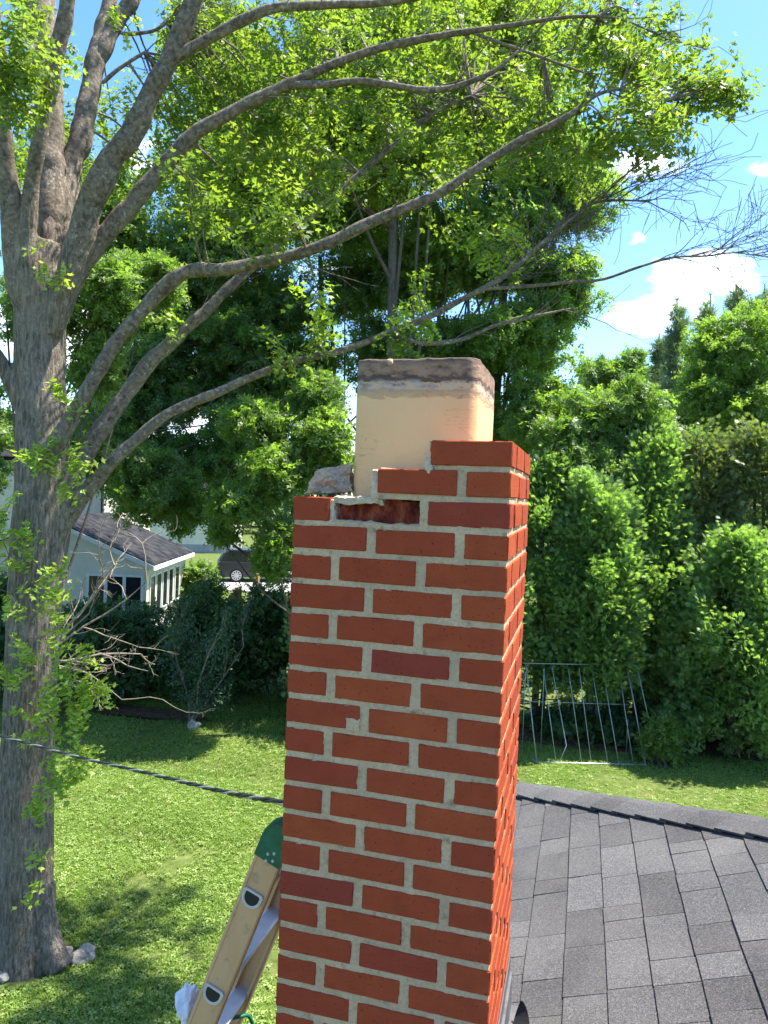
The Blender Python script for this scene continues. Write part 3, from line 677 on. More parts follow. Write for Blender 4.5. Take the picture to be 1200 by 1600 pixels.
# service cable to the pole side: bare neutral with two black conductors twisted round it
pts = [P(-260, 1085, 7.4), P(0, 1150, 5.6), P(110, 1180, 4.8), P(230, 1208, 3.9), P(340, 1235, 3.1), P(440, 1254, 2.45), (-.05, .60, 3.73), (.06, D+.015, 3.74)]
sp = spline(pts, 46); cb = thing('service_cable', 'twisted black and bare wire cable sagging from the left edge to the chimney', 'cable', sp[-1])
wires = [[], [], []]; acc_ = 0
for i, p_ in enumerate(sp):
    if i: acc_ += np.linalg.norm(sp[i]-sp[i-1])
    t = nrmz(sp[min(i+1, len(sp)-1)]-sp[max(i-1, 0)]); u = nrmz(np.cross(t, [0, 0, 1.])); v_ = np.cross(u, t)
    for k in range(3):
        a = acc_*2*math.pi/.34+k*2.094; wires[k].append(p_+.0058*(math.cos(a)*u+math.sin(a)*v_))
for k, wr in enumerate(wires):
    m = MB(); m.tube(wr, .0052 if k else .0042, 6); m.build('conductor', M['cable_black'] if k else M['cable_bare'], cb, smooth=True)
m = MB(); m.tube([(.06, D, 3.74), (.06, D+.04, 3.74)], .012, 8); m.build('hook', M['steel'], cb)

# ------------------------------------------------------------------ the big oak
def pxr(w_, t): return w_/2*t/FPX*(.88 if w_ > 75 else .84)
def limb(pts, t0, t1, k=4):
    """(u, v, width) list with depth going t0 -> t1; returns smooth 3D points and radii"""
    n_ = len(pts); Q = []; R = []
    L_ = [0.]
    for a, b in zip(pts[:-1], pts[1:]): L_.append(L_[-1]+math.hypot(a[0]-b[0], a[1]-b[1]))
    for (u, v, w_), l in zip(pts, L_):
        t = t0+(t1-t0)*(l/L_[-1]); Q.append(P(u, v, t)); R.append(pxr(w_, t))
    S = spline(Q, k); RR = []
    for i in range(n_-1): RR += [R[i]+(R[i+1]-R[i])*j/k for j in range(k)]
    RR.append(R[-1]); return S, RR
OAK_BASE = gnd(46, 1500)
def make_oak():
    oak = thing('oak_tree', 'big spreading oak with thick grey trunk at the left edge and limbs above the chimney', 'tree', OAK_BASE)
    T = 7.22
    heavy = []
    trunk = limb([(40, 1560, 128), (40, 1505, 112), (38, 1440, 102), (38, 1370, 95), (40, 1300, 90), (43, 1200, 88), (48, 1080, 87), (52, 980, 88), (59, 880, 94), (68, 790, 100), (67, 700, 90), (63, 600, 84), (63, 500, 86), (66, 430, 92), (72, 380, 70)], T, T)
    heavy.append(trunk)
    for (u, v, w_), (u2, v2, w2) in (((62, 1400, 50), (100, 1512, 30)), ((15, 1400, 50), (-25, 1530, 34)), ((45, 1390, 60), (48, 1540, 44)), ((70, 1380, 40), (84, 1520, 30))):
        heavy.append(limb([(u, v, w_), ((u+u2)/2-4, (v+v2)/2+4, (w_+w2)/2), (u2, v2, w2)], T-.02, T-.18))
    lim = {}
    def dep(par, u, v):
        S, R = lim[par]; pr_ = [((p_-CAM)@FW, 600+FPX*((p_-CAM)@RT)/((p_-CAM)@FW), 800-FPX*((p_-CAM)@UP)/((p_-CAM)@FW)) for p_ in S]
        return min(pr_, key=lambda q: (q[1]-u)**2+(q[2]-v)**2)[0]
    lim['A'] = limb([(45, 470, 60), (28, 430, 50), (18, 325, 38), (8, 225, 30), (0, 100, 26), (-12, 0, 24), (-30, -150, 20), (-60, -320, 12)], T-.1, 6.2)
    lim['B'] = limb([(50, 460, 40), (42, 380, 36), (50, 290, 27), (65, 200, 28), (86, 100, 29), (106, 0, 29), (125, -120, 22), (150, -300, 12)], T-.15, 6.4)
    lim['C'] = limb([(70, 450, 60), (77, 380, 54), (78, 300, 50), (78, 200, 50), (74, 100, 50), (62, 0, 50), (50, -140, 36), (40, -330, 20), (60, -520, 10)], T+.15, 8.0)
    lim['D'] = limb([(76, 480, 46), (97, 390, 46), (108, 280, 42), (126, 215, 40), (145, 125, 38), (160, 55, 34), (172, 0, 26), (190, -110, 20), (200, -280, 12)], T+.1, 8.6)
    lim['D2'] = limb([(152, 100, 34), (170, 60, 28), (182, 35, 28), (206, 0, 27), (240, -60, 22), (300, -180, 12)], dep('D', 152, 100), 8.4)
    lim['E'] = limb([(78, 520, 44), (106, 440, 50), (135, 340, 48), (166, 260, 45), (200, 215, 44), (235, 150, 37), (265, 90, 34), (300, 10, 33), (325, -60, 28), (380, -200, 18), (450, -330, 9)], T-.1, 6.4)
    lim['E2'] = limb([(262, 95, 24), (290, 80, 21), (330, 58, 20), (375, 35, 20), (430, 12, 17), (500, 8, 15), (600, 4, 12), (700, -12, 9), (850, -40, 5)], dep('E', 262, 95), 6.6)
    lim['F'] = limb([(84, 500, 36), (122, 424, 38), (152, 382, 35), (200, 325, 31), (240, 275, 28), (280, 235, 26), (310, 205, 25), (350, 182, 22), (400, 155, 21), (440, 136, 20), (480, 118, 17), (540, 92, 15), (613, 70, 14), (688, 56, 12), (762, 45, 10), (826, 35, 8), (900, 26, 6), (970, 30, 4), (1040, 60, 3)], T-.05, 6.9)
    lim['F2'] = limb([(445, 134, 16), (500, 132, 14), (560, 128, 13), (613, 133, 12), (667, 141, 11), (720, 133, 10), (770, 112, 8), (810, 80, 5)], dep('F', 445, 134), 6.7)
    lim['F3'] = limb([(741, 52, 8), (790, 70, 6), (848, 90, 5), (930, 120, 3)], dep('F', 741, 52), 6.8)
    lim['G'] = limb([(70, 720, 36), (100, 672, 32), (137, 608, 27), (167, 555, 26), (188, 525, 25), (217, 492, 25), (250, 455, 26), (278, 430, 28), (305, 421, 26), (354, 420, 23), (417, 408, 22), (480, 393, 22), (560, 357, 20), (629, 326, 18), (693, 299, 17), (747, 261, 15), (811, 221, 14), (859, 197, 13), (896, 176, 12), (925, 152, 8), (955, 141, 6), (987, 140, 4.5), (1040, 158, 3)], T-.2, 6.3)
    lim['H'] = limb([(78, 800, 40), (115, 745, 35), (138, 700, 33), (167, 658, 30), (208, 600, 28), (238, 563, 28), (271, 533, 23), (300, 504, 21), (333, 475, 20), (367, 440, 18), (410, 405, 14), (470, 350, 13), (530, 300, 12), (592, 245, 11), (640, 208, 10), (680, 175, 8), (736, 150, 5)], T, 7.9)
    lim['I'] = limb([(66, 880, 56), (92, 822, 46), (110, 795, 38), (135, 768, 32), (167, 730, 26), (208, 692, 22), (250, 655, 20), (292, 633, 19), (333, 617, 17), (375, 596, 16), (417, 579, 15), (470, 562, 13), (540, 546, 12), (613, 517, 11), (667, 496, 11), (720, 469, 11), (757, 450, 11), (795, 427, 9), (837, 389, 8), (880, 352, 7), (922, 320, 5.5), (965, 313, 4), (1013, 315, 3)], T, 6.6)
    lim['I2'] = limb([(750, 452, 7), (827, 447, 6.5), (891, 441, 6), (944, 436, 5.5), (997, 418, 5), (1051, 402, 4.5), (1104, 400, 3.5), (1147, 395, 2.5), (1200, 402, 2)], dep('I', 750, 452), 6.4)
    lim['I3'] = limb([(600, 520, 9), (635, 530, 8), (667, 536, 8), (720, 531, 8), (773, 509, 7), (827, 496, 6), (891, 482, 3)], dep('I', 600, 520), 7.1)
    lim['J'] = limb([(40, 640, 40), (12, 590, 24), (-5, 552, 20), (-60, 500, 16), (-160, 420, 12), (-300, 300, 8)], T, 6.4)
    for nm, (a, b, w0, w1, t0, t1) in dict(x1=((166, 130), (210, 100), 9, 7, 7.5, 7.4), ).items(): pass
    lim['s1'] = limb([(160, 130, 10), (185, 108, 7), (215, 88, 6), (232, 78, 3)], dep('D', 160, 130), 8.0)
    lim['s2'] = limb([(188, 52, 8), (215, 52, 7), (245, 46, 6), (275, 20, 4), (300, -20, 3)], dep('D2', 188, 52), 8.0)
    # -- wood: heavy parts fused into one skin, thin ends as tubes
    def skin(name, parts, vox, mt, rmin, bark):
        m = MB(); 
        for S, R in parts:
            k = len(S)
            if rmin:
                k = max([i for i in range(len(R)) if R[i] > rmin]+[1])+1
            if k >= 2: m.tube(S[:k], R[:k], 14)
        o = m.build(name, mt, None)
        md = o.modifiers.new('r', 'REMESH'); md.mode = 'VOXEL'; md.voxel_size = vox; md.use_smooth_shade = True
        s2 = o.modifiers.new('s', 'SMOOTH'); s2.iterations = 4; s2.factor = .6
        dg = bpy.context.evaluated_depsgraph_get(); me = bpy.data.meshes.new_from_object(o.evaluated_get(dg)); bpy.data.objects.remove(o)
        co = np.empty(len(me.vertices)*3, np.float32); no = np.empty_like(co)
        me.vertices.foreach_get('co', co); me.vertices.foreach_get('normal', no); co = co.reshape(-1, 3); no = no.reshape(-1, 3)
        h = np.empty(len(co), np.float32)
        for i, c in enumerate(co):
            v = Vector((float(c[0])*22, float(c[1])*22, float(c[2])*3.2)); h[i] = (abs(noise.noise(v))*1.6-.35)*bark+noise.noise(Vector((float(c[0]), float(c[1]), float(c[2])*.8))*4)*bark*1.2
        co += no*h[:, None]; me.vertices.foreach_set('co', co.ravel()); me.polygons.foreach_set('use_smooth', np.ones(len(me.polygons), bool)); me.name = name; me.update()
        me.materials.clear(); me.materials.append(mt)
        return link(name, me, oak)
    tap = [1]*8+[.97, .9, .78, .55]
    skin('trunk', heavy+[(lim[k][0][:12], [a_*b_ for a_, b_ in zip(lim[k][1][:12], tap)]) for k in 'ABCDEFGHIJ'], .022, M['bark'], 0, .009)
    for k in lim:
        S, R = lim[k]
        st = 4 if k in 'ABCDEFGHIJ' else 0
        S, R = S[st:], R[st:]
        m = MB(); S2 = []; R2 = []
        for i in range(len(S)-1):
            for j in range(3): S2.append(S[i]+(S[i+1]-S[i])*j/3); R2.append(R[i]+(R[i+1]-R[i])*j/3)
        S2.append(S[-1]); R2.append(R[-1])
        sd_ = sum(map(ord, k))
        S2 = [p_+np.array(noise.noise_vector(Vector(p_)*3.2+Vector((sd_, 0, 0))))*R2[i]*.22 for i, p_ in enumerate(S2)]; R2 = [r_*(1+.16*noise.noise(Vector(S2[i])*6)) for i, r_ in enumerate(R2)]
        for i, f_ in enumerate((.45, .6, .72, .82, .9, .96)): R2[i] *= f_
        m.tube(S2, R2, 12); m.build('limb', M['limb'], oak, smooth=True)
    # -- bare dead twigs at the tips of the two low limbs
    tw = MB(); rnd = random.Random(21)
    def twig(p, d, L_, r, dep):
        n_ = max(3, int(L_/.11)); pts = [p]; q = p; dd = d
        for i in range(n_):
            dd = nrmz(dd+np.array([rnd.uniform(-.22, .22), rnd.uniform(-.22, .22), rnd.uniform(-.2, .2)])); q = q+dd*L_/n_; pts.append(q)
        rs = [max(r*(1-.75*i/n_), .0021) for i in range(n_+1)]
        tw.tube(pts, rs, 5)
        if dep <= 0: return
        for i in range(1, n_+1):
            for rep in range(2 if dep > 1 and i > 1 else 1):
                if rnd.random() < (.78 if dep > 1 else .62):
                    side = RT*rnd.uniform(-.9, .9)+UP*rnd.uniform(-.9, 1)+FW*rnd.uniform(-.7, .7)
                    twig(pts[i], nrmz(dd*.9+side), L_*rnd.uniform(.38, .62), max(rs[i]*.6, .0024), dep-1)
    for S, R, a, b, L_ in ((*lim['I'], .72, 1., .85), (*lim['I2'], .55, 1., .62)):
        n_ = len(S)
        for i in range(int(n_*a), n_, 2):
            for rep in range(2):
                t = nrmz(S[i]-S[i-1]); side = RT*rnd.uniform(0, .6)+UP*rnd.uniform(-.45, .9)+FW*rnd.uniform(-.6, .6)
                twig(S[i], nrmz(t+side), L_*rnd.uniform(.5, 1.1), .006, 2)
    for S, R in (lim['F'], lim['G'], lim['F2'], lim['F3'], lim['I3'], lim['H'], lim['s1'], lim['s2'], lim['E2']):
        n_ = len(S)
        for i in range(int(n_*.45), n_, 3):
            t = nrmz(S[i]-S[i-1]); side = RT*rnd.uniform(-.4, .6)+UP*rnd.uniform(-.7, .9)+FW*rnd.uniform(-.6, .6)
            twig(S[i], nrmz(t+side), rnd.uniform(.4, .9), .007, 1)
    o = tw.build('bare_twigs', M['greytwig'], oak); o['label'] = 'bare leafless twigs at the ends of the low limbs'; o['kind'] = 'stuff'
    # -- foliage: clusters of leafy shoots, each carried by its own little branch
    limbpts = np.concatenate([np.array(S[3:]) for k, (S, R) in lim.items() if k not in ('I2',)]); limbr = np.concatenate([np.array(R[3:]) for k, (S, R) in lim.items() if k not in ('I2',)])
    cl = []                                                         # (centre, radius, shoots, young)
    r_ = np.random.default_rng(8)
    def field(u, v, ru, rv, t0, t1, n_, rr=.38, sh=20, young=0.):
        sh = int(sh*.5)
        for i in range(n_):
            a = r_.uniform(0, 2*math.pi); q = math.sqrt(r_.uniform(0, 1)); cl.append((P(u+ru*q*math.cos(a), v+rv*q*math.sin(a), r_.uniform(t0, t1)), rr*r_.uniform(.7, 1.15), sh, r_.random() < young))
    field(440, 60, 170, 110, 7.3, 10, 34)
    field(640, 70, 150, 100, 7.3, 10, 36)
    field(820, 70, 150, 100, 7.1, 9.5, 34)
    field(960, 55, 80, 60, 6.9, 8.4, 12, .34, 17)
    field(1040, 80, 70, 60, 6.2, 7.2, 11, .30, 16)
    field(1000, 190, 70, 45, 5.9, 6.6, 10, .24, 15)
    field(1090, 145, 55, 22, 6.0, 6.4, 5, .22, 14)
    field(1030, 215, 28, 24, 5.9, 6.3, 3, .2, 13)
    field(1150, 135, 25, 12, 6.1, 6.3, 1, .16, 11)
    field(700, 200, 170, 80, 7., 9.4, 27)
    field(860, 230, 90, 60, 6.8, 8, 11, .32, 18)
    field(500, 220, 150, 80, 7, 10, 34)
    field(340, 150, 90, 90, 8.2, 10.5, 18)
    field(240, 230, 80, 90, 8.6, 11, 16)
    field(370, 300, 110, 70, 7.1, 9, 17, .34)
    field(560, 310, 110, 50, 6.9, 8.6, 11, .32)
    field(290, 300, 60, 45, 6.2, 7.2, 8, .28, 18)
    field(400, 320, 80, 40, 6.0, 6.8, 8, .26, 18)
    field(15, 80, 45, 90, 5.6, 6.3, 9, .3, 20)
    field(20, 200, 60, 120, 8.5, 11, 14)
    field(120, 150, 60, 120, 9, 11, 8)
    field(480, 545, 60, 28, 6.7, 7.1, 5, .22, 18)
    field(600, 535, 40, 16, 6.8, 7.0, 2, .16, 10)
    field(335, 590, 60, 24, 6.6, 7.2, 5, .2, 15)
    field(430, 615, 30, 34, 6.8, 7.1, 3, .2, 15)
    field(245, 515, 40, 20, 6.9, 7.3, 3, .19, 14, .8)
    field(330, 400, 18, 14, 6.6, 6.8, 1, .16, 11, 1)
    field(540, 440, 120, 30, 6.5, 7.4, 6, .2, 12, .5)
    field(700, 400, 130, 50, 6.8, 8, 8, .22, 11, .4)
    field(780, 390, 60, 30, 6.5, 7.2, 3, .2, 10, .7)
    field(620, 500, 60, 20, 6.8, 7.1, 3, .14, 8, .8)
    # rest of the crown above and to the left of the frame (it shades the lawn)
    for i in range(210):
        d = nrmz(r_.normal(size=3)); d[2] = abs(d[2]); q = r_.uniform(.55, 1)**.5
        c_ = np.array([OAK_BASE[0]-.3, OAK_BASE[1]+.3, 8.3])+d*np.array([6.2, 6.0, 6.5])*q
        dd = c_-CAM; z_ = dd@FW; u = 600+FPX*(dd@RT)/max(z_, .01); v = 800-FPX*(dd@UP)/max(z_, .01)
        if z_ > 0 and -60 < u < 1260 and v > -70: continue
        if c_[0] > -.6 and c_[1] < 3.2: continue
        if c_[0] > -3.2 and r_.random() < .75: continue
        sh = c_-SV*((c_[2]-3.2)/SV[2])                              # keep the roof in the sun
        if sh[0] > -1.2 and sh[0] < 4.5 and sh[1] < 4: continue
        sg = c_-SV*(c_[2]/SV[2])
        if -6.6 < sg[0] < -1.4 and 5.9 < sg[1] < 9.6 and r_.random() < .93: continue
        if any(math.hypot(*(c_-SV*((c_[2]-zz)/SV[2])-OAK_BASE-np.array([.3, -.3, 0]))[:2]) < 1.5 for zz in (.5, 2, 3.5, 5)) and r_.random() < .9: continue
        cl.append((c_, r_.uniform(.4, .6), 13, False))
    PV = []; PD = []; PN = []; PS = []; YV = []; YD = []; YN = []; YS = []; tm = MB()
    blocks = lambda c_: any(math.hypot(*(c_-SV*((c_[2]-zz)/SV[2])-OAK_BASE-np.array([.25, -.35, 0]))[:2]) < .8 for zz in (1, 1.7, 2.4, 3.2, 4)) and r_.random() < .8
    cl = [q for q in cl if not (q[0][2] > 5.5 and blocks(q[0]))]
    for c_, R_, sh, yg in cl:
        k = np.argmin(np.linalg.norm(limbpts-c_, axis=1)+np.where(limbr < .012, .25, 0)); a = limbpts[k]
        L_ = np.linalg.norm(c_-a)
        if 1e-3 < L_ < 1.6:
            mid = (a+c_)/2+r_.normal(size=3)*L_*.07+np.array([0, 0, .06*L_]); r0 = min(.024, .006+.009*L_)
            tm.tube(spline([a, mid, c_], 4), np.linspace(r0, .004, 9), 5, cap=False)
        for j in range(sh):
            o_ = nrmz(r_.normal(size=3)*np.array([1, 1, .75]))*R_*r_.uniform(.35, 1.)
            p_ = c_+o_; d = nrmz(nrmz(o_)+np.array([0, 0, -.35])+.35*r_.normal(size=3)); l_ = r_.uniform(.13, .24); st = p_-d*l_*.4
            if j % 3 == 0: tm.tube([c_, c_+o_*.5+r_.normal(size=3)*.03, st+d*l_], [.0035, .0028, .0018], 3, cap=False)
            nl = r_.integers(7, 11)
            for q in range(nl):
                t = q/(nl-1); b = st+d*l_*t
                ld_ = nrmz(d*(.35+.9*t)+r_.normal(size=3)*.75+np.array([0, 0, -.25])); nn = nrmz(np.array([0, 0, 1.])+r_.normal(size=3)*.45+nrmz(o_)*.35)
                s_ = r_.uniform(.095, .175)
                if yg: YV.append(b); YD.append(ld_); YN.append(nn); YS.append(s_)
                else: PV.append(b); PD.append(ld_); PN.append(nn); PS.append(s_)
    # water sprouts on the trunk: bright young leaves
    def sprout(u, v, t, n_, R_, s0=.145, up=0.):
        for j in range(n_):
            o_ = r_.normal(size=3)*np.array([1, 1, 1.])*R_; c_ = P(u, v, t)+o_*.55; d = nrmz(o_+np.array([0, 0, up])+RT*.2-FW*.3)
            tm.tube([P(u, v, t)+FW*.05, c_, c_+d*.12], [.004, .003, .002], 3, cap=False)
            for q in range(6):
                YV.append(c_+d*.02*q); YD.append(nrmz(d+r_.normal(size=3)*.7)); YN.append(nrmz(np.array([0, -.3, 1.])+r_.normal(size=3)*.5)); YS.append(r_.uniform(.7, 1.15)*s0)
    for u, v, n_, R_ in ((70, 705, 9, .13), (105, 712, 6, .09), (45, 715, 4, .08), (128, 722, 3, .05), (112, 760, 5, .08), (40, 850, 5, .07), (55, 925, 4, .07), (100, 900, 5, .1), (75, 962, 5, .08), (90, 930, 4, .06), (95, 1060, 16, .17), (110, 1100, 16, .18), (75, 1120, 12, .15), (135, 1075, 8, .13), (150, 1095, 5, .1), (100, 1010, 8, .13), (125, 1160, 9, .14), (105, 1200, 8, .13), (85, 1225, 6, .09), (60, 1255, 4, .06), (52, 1258, 2, .05), (48, 1335, 2, .04), (45, 1383, 2, .04), (22, 1040, 6, .1), (8, 1060, 6, .1), (35, 1010, 4, .08), (10, 870, 8, .12), (5, 800, 6, .1), (12, 930, 6, .1), (-15, 830, 8, .15), (75, 430, 2, .04), (100, 445, 2, .04), (60, 395, 1, .03), (95, 630, 4, .07), (92, 600, 2, .05), (55, 430, 2, .04), (190, 45, 4, .07)):
        wt = 0.30 if u < 100 else .25
        sprout(u, v, 7.22-wt-.12, n_, R_)
    A = lambda x: np.array(x)
    V1, F1 = scatter(OAK, A(PV), A(PD), A(PN), A(PS)); 
    mesh_np('crown', V1, [F1], M['oakleaf'], parent=oak)
    V2, F2 = scatter(OAK, A(YV), A(YD), A(YN), A(YS)); o = mesh_np('young_shoots', V2, [F2], M['oaknew'], parent=oak); o['label'] = 'bright young leaves sprouting from the trunk and limbs'
    tm.build('branches', M['limb'], oak)['kind'] = 'stuff'
    print('oak leaves', len(PV), len(YV), 'clusters', len(cl))
make_oak()

# ------------------------------------------------------------------ background trees
def ell_leaves(blobs, per, T, size, rng, sub=(.13, .30), nsub=26, up=.5, droop=.25, fill=.3, spread=1., hollow=.3):
    nsub *= 2.2
    """blobs: (centre, (rx, ry, rz)); leaves sit on the shells of many small clumps on each blob"""
    Ps, Ds, Ns, Ss = [], [], [], []
    tot = sum(b[1][0]*b[1][2] for b in blobs)
    for c_, rr in blobs:
        rr = np.array(rr); n_ = max(6, int(nsub*(rr[0]*rr[2]/tot)*len(blobs))); m_ = int(per*(rr[0]*rr[2]/tot))
        cc = c_+rsph(n_, rng)*rr*rng.uniform(hollow, 1., (n_, 1)); cr = rng.uniform(sub[0], sub[1], n_)*rr.min()
        k = rng.integers(0, n_, m_); d = rsph(m_, rng); d[:, 2] = np.where(rng.random(m_) < .5, np.abs(d[:, 2]), d[:, 2]); d = nrmz(d)
        q = rng.uniform(0, 1, m_)**fill
        Ps.append(cc[k]+d*np.array([1.25, 1.25, .7])*(cr[k]*q)[:, None]); Ns.append(nrmz(d*.7+np.array([0, 0, up])+rng.normal(size=(m_, 3))*.45))
        Ds.append(nrmz(d*.8+rng.normal(size=(m_, 3))*.6*spread+np.array([0, 0, -droop]))); Ss.append(rng.uniform(.7, 1.3, m_)*size)
    return np.concatenate(Ps), np.concatenate(Ds), np.concatenate(Ns), np.concatenate(Ss)
def pb(u, v, ru, rv, t, dep=1.):
    return (P(u, v, t), (ru*t/FPX, ru*t/FPX*dep, rv*t/FPX))
def trunk_mb(base, top, r0, r1, blobs, rng, nb=14):
    m = MB(); mid = (base+top)/2+np.array([rng.normal()*.15, rng.normal()*.15, 0]); S = spline([base-np.array([0, 0, .1]), mid, top], 7); R = np.linspace(r0, r1, len(S)); R[0] *= 1.35
    m.tube(S, R, 10)
    for i in range(nb):
        k = rng.integers(3, len(S)); c_, rr = blobs[rng.integers(len(blobs))]; e = c_+rsph(1, rng)[0]*np.array(rr)*rng.uniform(.3, .85)
        a = S[k]; md = a*.5+e*.5+np.array([0, 0, -.08*np.linalg.norm(e-a)]); m.tube(spline([a, md, e], 4), np.linspace(R[k]*.45, .015, 9), 6)
    return m
def tree(name, label, cat, blobs, base, leafm, T, per, size, seed, group=None, r0=.16, top=None, nb=16, bark='bg_bark', trunks=None, **kw):
    rng = np.random.default_rng(seed); t = thing(name, label, cat, base, group)
    if top is None: top = max(blobs, key=lambda b: b[0][2])[0]
    for (b_, tp, rr) in (trunks or [(np.array(base, float), np.array(top, float), r0)]):
        trunk_mb(b_, tp, rr, rr*.35, blobs, rng, nb).build('trunk', M[bark], t, smooth=True)
    p_, d, n_, s_ = ell_leaves(blobs, per, T, size, rng, **kw)
    ok = p_[:, 2] > .05; V, F = scatter(T, p_[ok], d[ok], n_[ok], s_[ok]); mesh_np('crown', V, [F], M[leafm], parent=t)
    return t
def foot(u, t): # ground point under image column u at depth t
    p_ = P(u, 780, t); return np.array([p_[0], p_[1], 0.])
BG = 'trees behind the lawn'
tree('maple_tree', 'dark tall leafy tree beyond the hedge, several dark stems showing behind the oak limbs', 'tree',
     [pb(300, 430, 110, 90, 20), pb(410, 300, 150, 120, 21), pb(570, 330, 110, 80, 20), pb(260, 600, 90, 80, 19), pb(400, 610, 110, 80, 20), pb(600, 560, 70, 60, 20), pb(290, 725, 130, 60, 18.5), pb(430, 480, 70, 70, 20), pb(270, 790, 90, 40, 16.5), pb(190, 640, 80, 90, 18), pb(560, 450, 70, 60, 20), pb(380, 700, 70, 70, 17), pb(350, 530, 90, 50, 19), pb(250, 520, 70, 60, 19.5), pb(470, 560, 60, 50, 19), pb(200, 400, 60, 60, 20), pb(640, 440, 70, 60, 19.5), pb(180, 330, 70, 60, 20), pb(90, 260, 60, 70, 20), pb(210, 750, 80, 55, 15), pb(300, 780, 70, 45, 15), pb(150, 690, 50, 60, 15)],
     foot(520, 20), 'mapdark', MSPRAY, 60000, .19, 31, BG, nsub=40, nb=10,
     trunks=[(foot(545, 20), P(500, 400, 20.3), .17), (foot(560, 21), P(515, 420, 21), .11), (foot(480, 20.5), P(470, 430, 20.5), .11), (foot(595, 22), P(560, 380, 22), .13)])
tree('maple_tree', 'tallest leafy tree behind the chimney, its bright edge against the sky', 'tree',
     [pb(790, 190, 120, 110, 18), pb(880, 300, 80, 90, 18), pb(740, 380, 130, 90, 18.5), pb(880, 450, 65, 60, 17.5), pb(800, 540, 120, 70, 18), pb(690, 570, 80, 70, 18.5), pb(830, 660, 90, 70, 17.5)],
     foot(740, 18.5), 'mapmid', MSPRAY, 30000, .20, 32, BG, nsub=44, r0=.2, nb=16, trunks=[(foot(735, 18.5), P(800, 250, 18), .2), (foot(700, 19), P(690, 400, 19), .12)])
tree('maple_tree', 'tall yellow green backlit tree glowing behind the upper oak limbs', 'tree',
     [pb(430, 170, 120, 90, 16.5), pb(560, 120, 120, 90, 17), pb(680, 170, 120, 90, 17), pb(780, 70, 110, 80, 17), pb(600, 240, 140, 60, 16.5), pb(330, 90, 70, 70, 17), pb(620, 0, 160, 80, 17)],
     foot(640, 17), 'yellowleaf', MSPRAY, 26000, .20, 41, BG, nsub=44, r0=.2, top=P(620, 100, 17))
tree('maple_tree', 'pale green rounded tree filling the gap right of the chimney top', 'tree',
     [pb(960, 655, 80, 60, 16), pb(890, 710, 60, 80, 15.6), pb(1010, 730, 80, 70, 16), pb(930, 800, 80, 80, 15.6)],
     foot(960, 16), 'maplight', MSPRAY, 15000, .17, 33, BG, nsub=44, r0=.12)
tree('maple_tree', 'broad bright green tree at the right edge below the pines', 'tree',
     [pb(1140, 560, 75, 70, 22), pb(1200, 520, 70, 60, 22.5), pb(1090, 640, 50, 60, 21.5), pb(1180, 650, 80, 55, 21.5), pb(1270, 560, 90, 100, 23)],
     foot(1150, 22), 'mapmid', MSPRAY, 17000, .21, 34, BG, nsub=44, r0=.17, trunks=[(foot(1110, 22), P(1110, 600, 22), .12), (foot(1140, 22), P(1150, 580, 22), .14), (foot(1185, 22), P(1185, 560, 22), .12)])
tree('maple_tree', 'low leafy maple with light fronds just left of the chimney, before the parked car', 'tree',
     [pb(400, 660, 55, 35, 14), pb(430, 740, 45, 45, 13.6), pb(375, 790, 45, 28, 13.6), pb(425, 885, 26, 18, 13.6), pb(345, 835, 22, 18, 13.8), pb(440, 850, 35, 40, 13.5), pb(505, 700, 45, 60, 14), pb(500, 620, 40, 40, 14.4)],
     foot(470, 14), 'mapmid', MSPRAY, 8500, .17, 35, BG, nsub=34, r0=.07)
tree('maple_tree', 'light green tree seen between the oak trunk and its lowest limbs', 'tree',
     [pb(170, 470, 50, 60, 12), pb(150, 570, 40, 50, 12), pb(235, 440, 50, 40, 12.5), pb(60, 480, 60, 60, 12)],
     foot(50, 12), 'maplight', MSPRAY, 6200, .15, 36, BG, nsub=26, r0=.08, top=P(60, 480, 12))
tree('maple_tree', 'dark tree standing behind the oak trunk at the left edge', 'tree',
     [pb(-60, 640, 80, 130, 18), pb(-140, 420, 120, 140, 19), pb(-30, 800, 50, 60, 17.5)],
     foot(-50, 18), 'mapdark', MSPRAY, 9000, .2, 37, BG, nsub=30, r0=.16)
tree('maple_tree', 'small rounded far tree on the skyline left of the pines', 'tree',
     [pb(975, 590, 36, 40, 42), pb(935, 590, 26, 30, 42), pb(1010, 610, 26, 30, 42)],
     foot(970, 42), 'maplight', MSPRAY, 6500, .34, 38, BG, nsub=34, r0=.2)
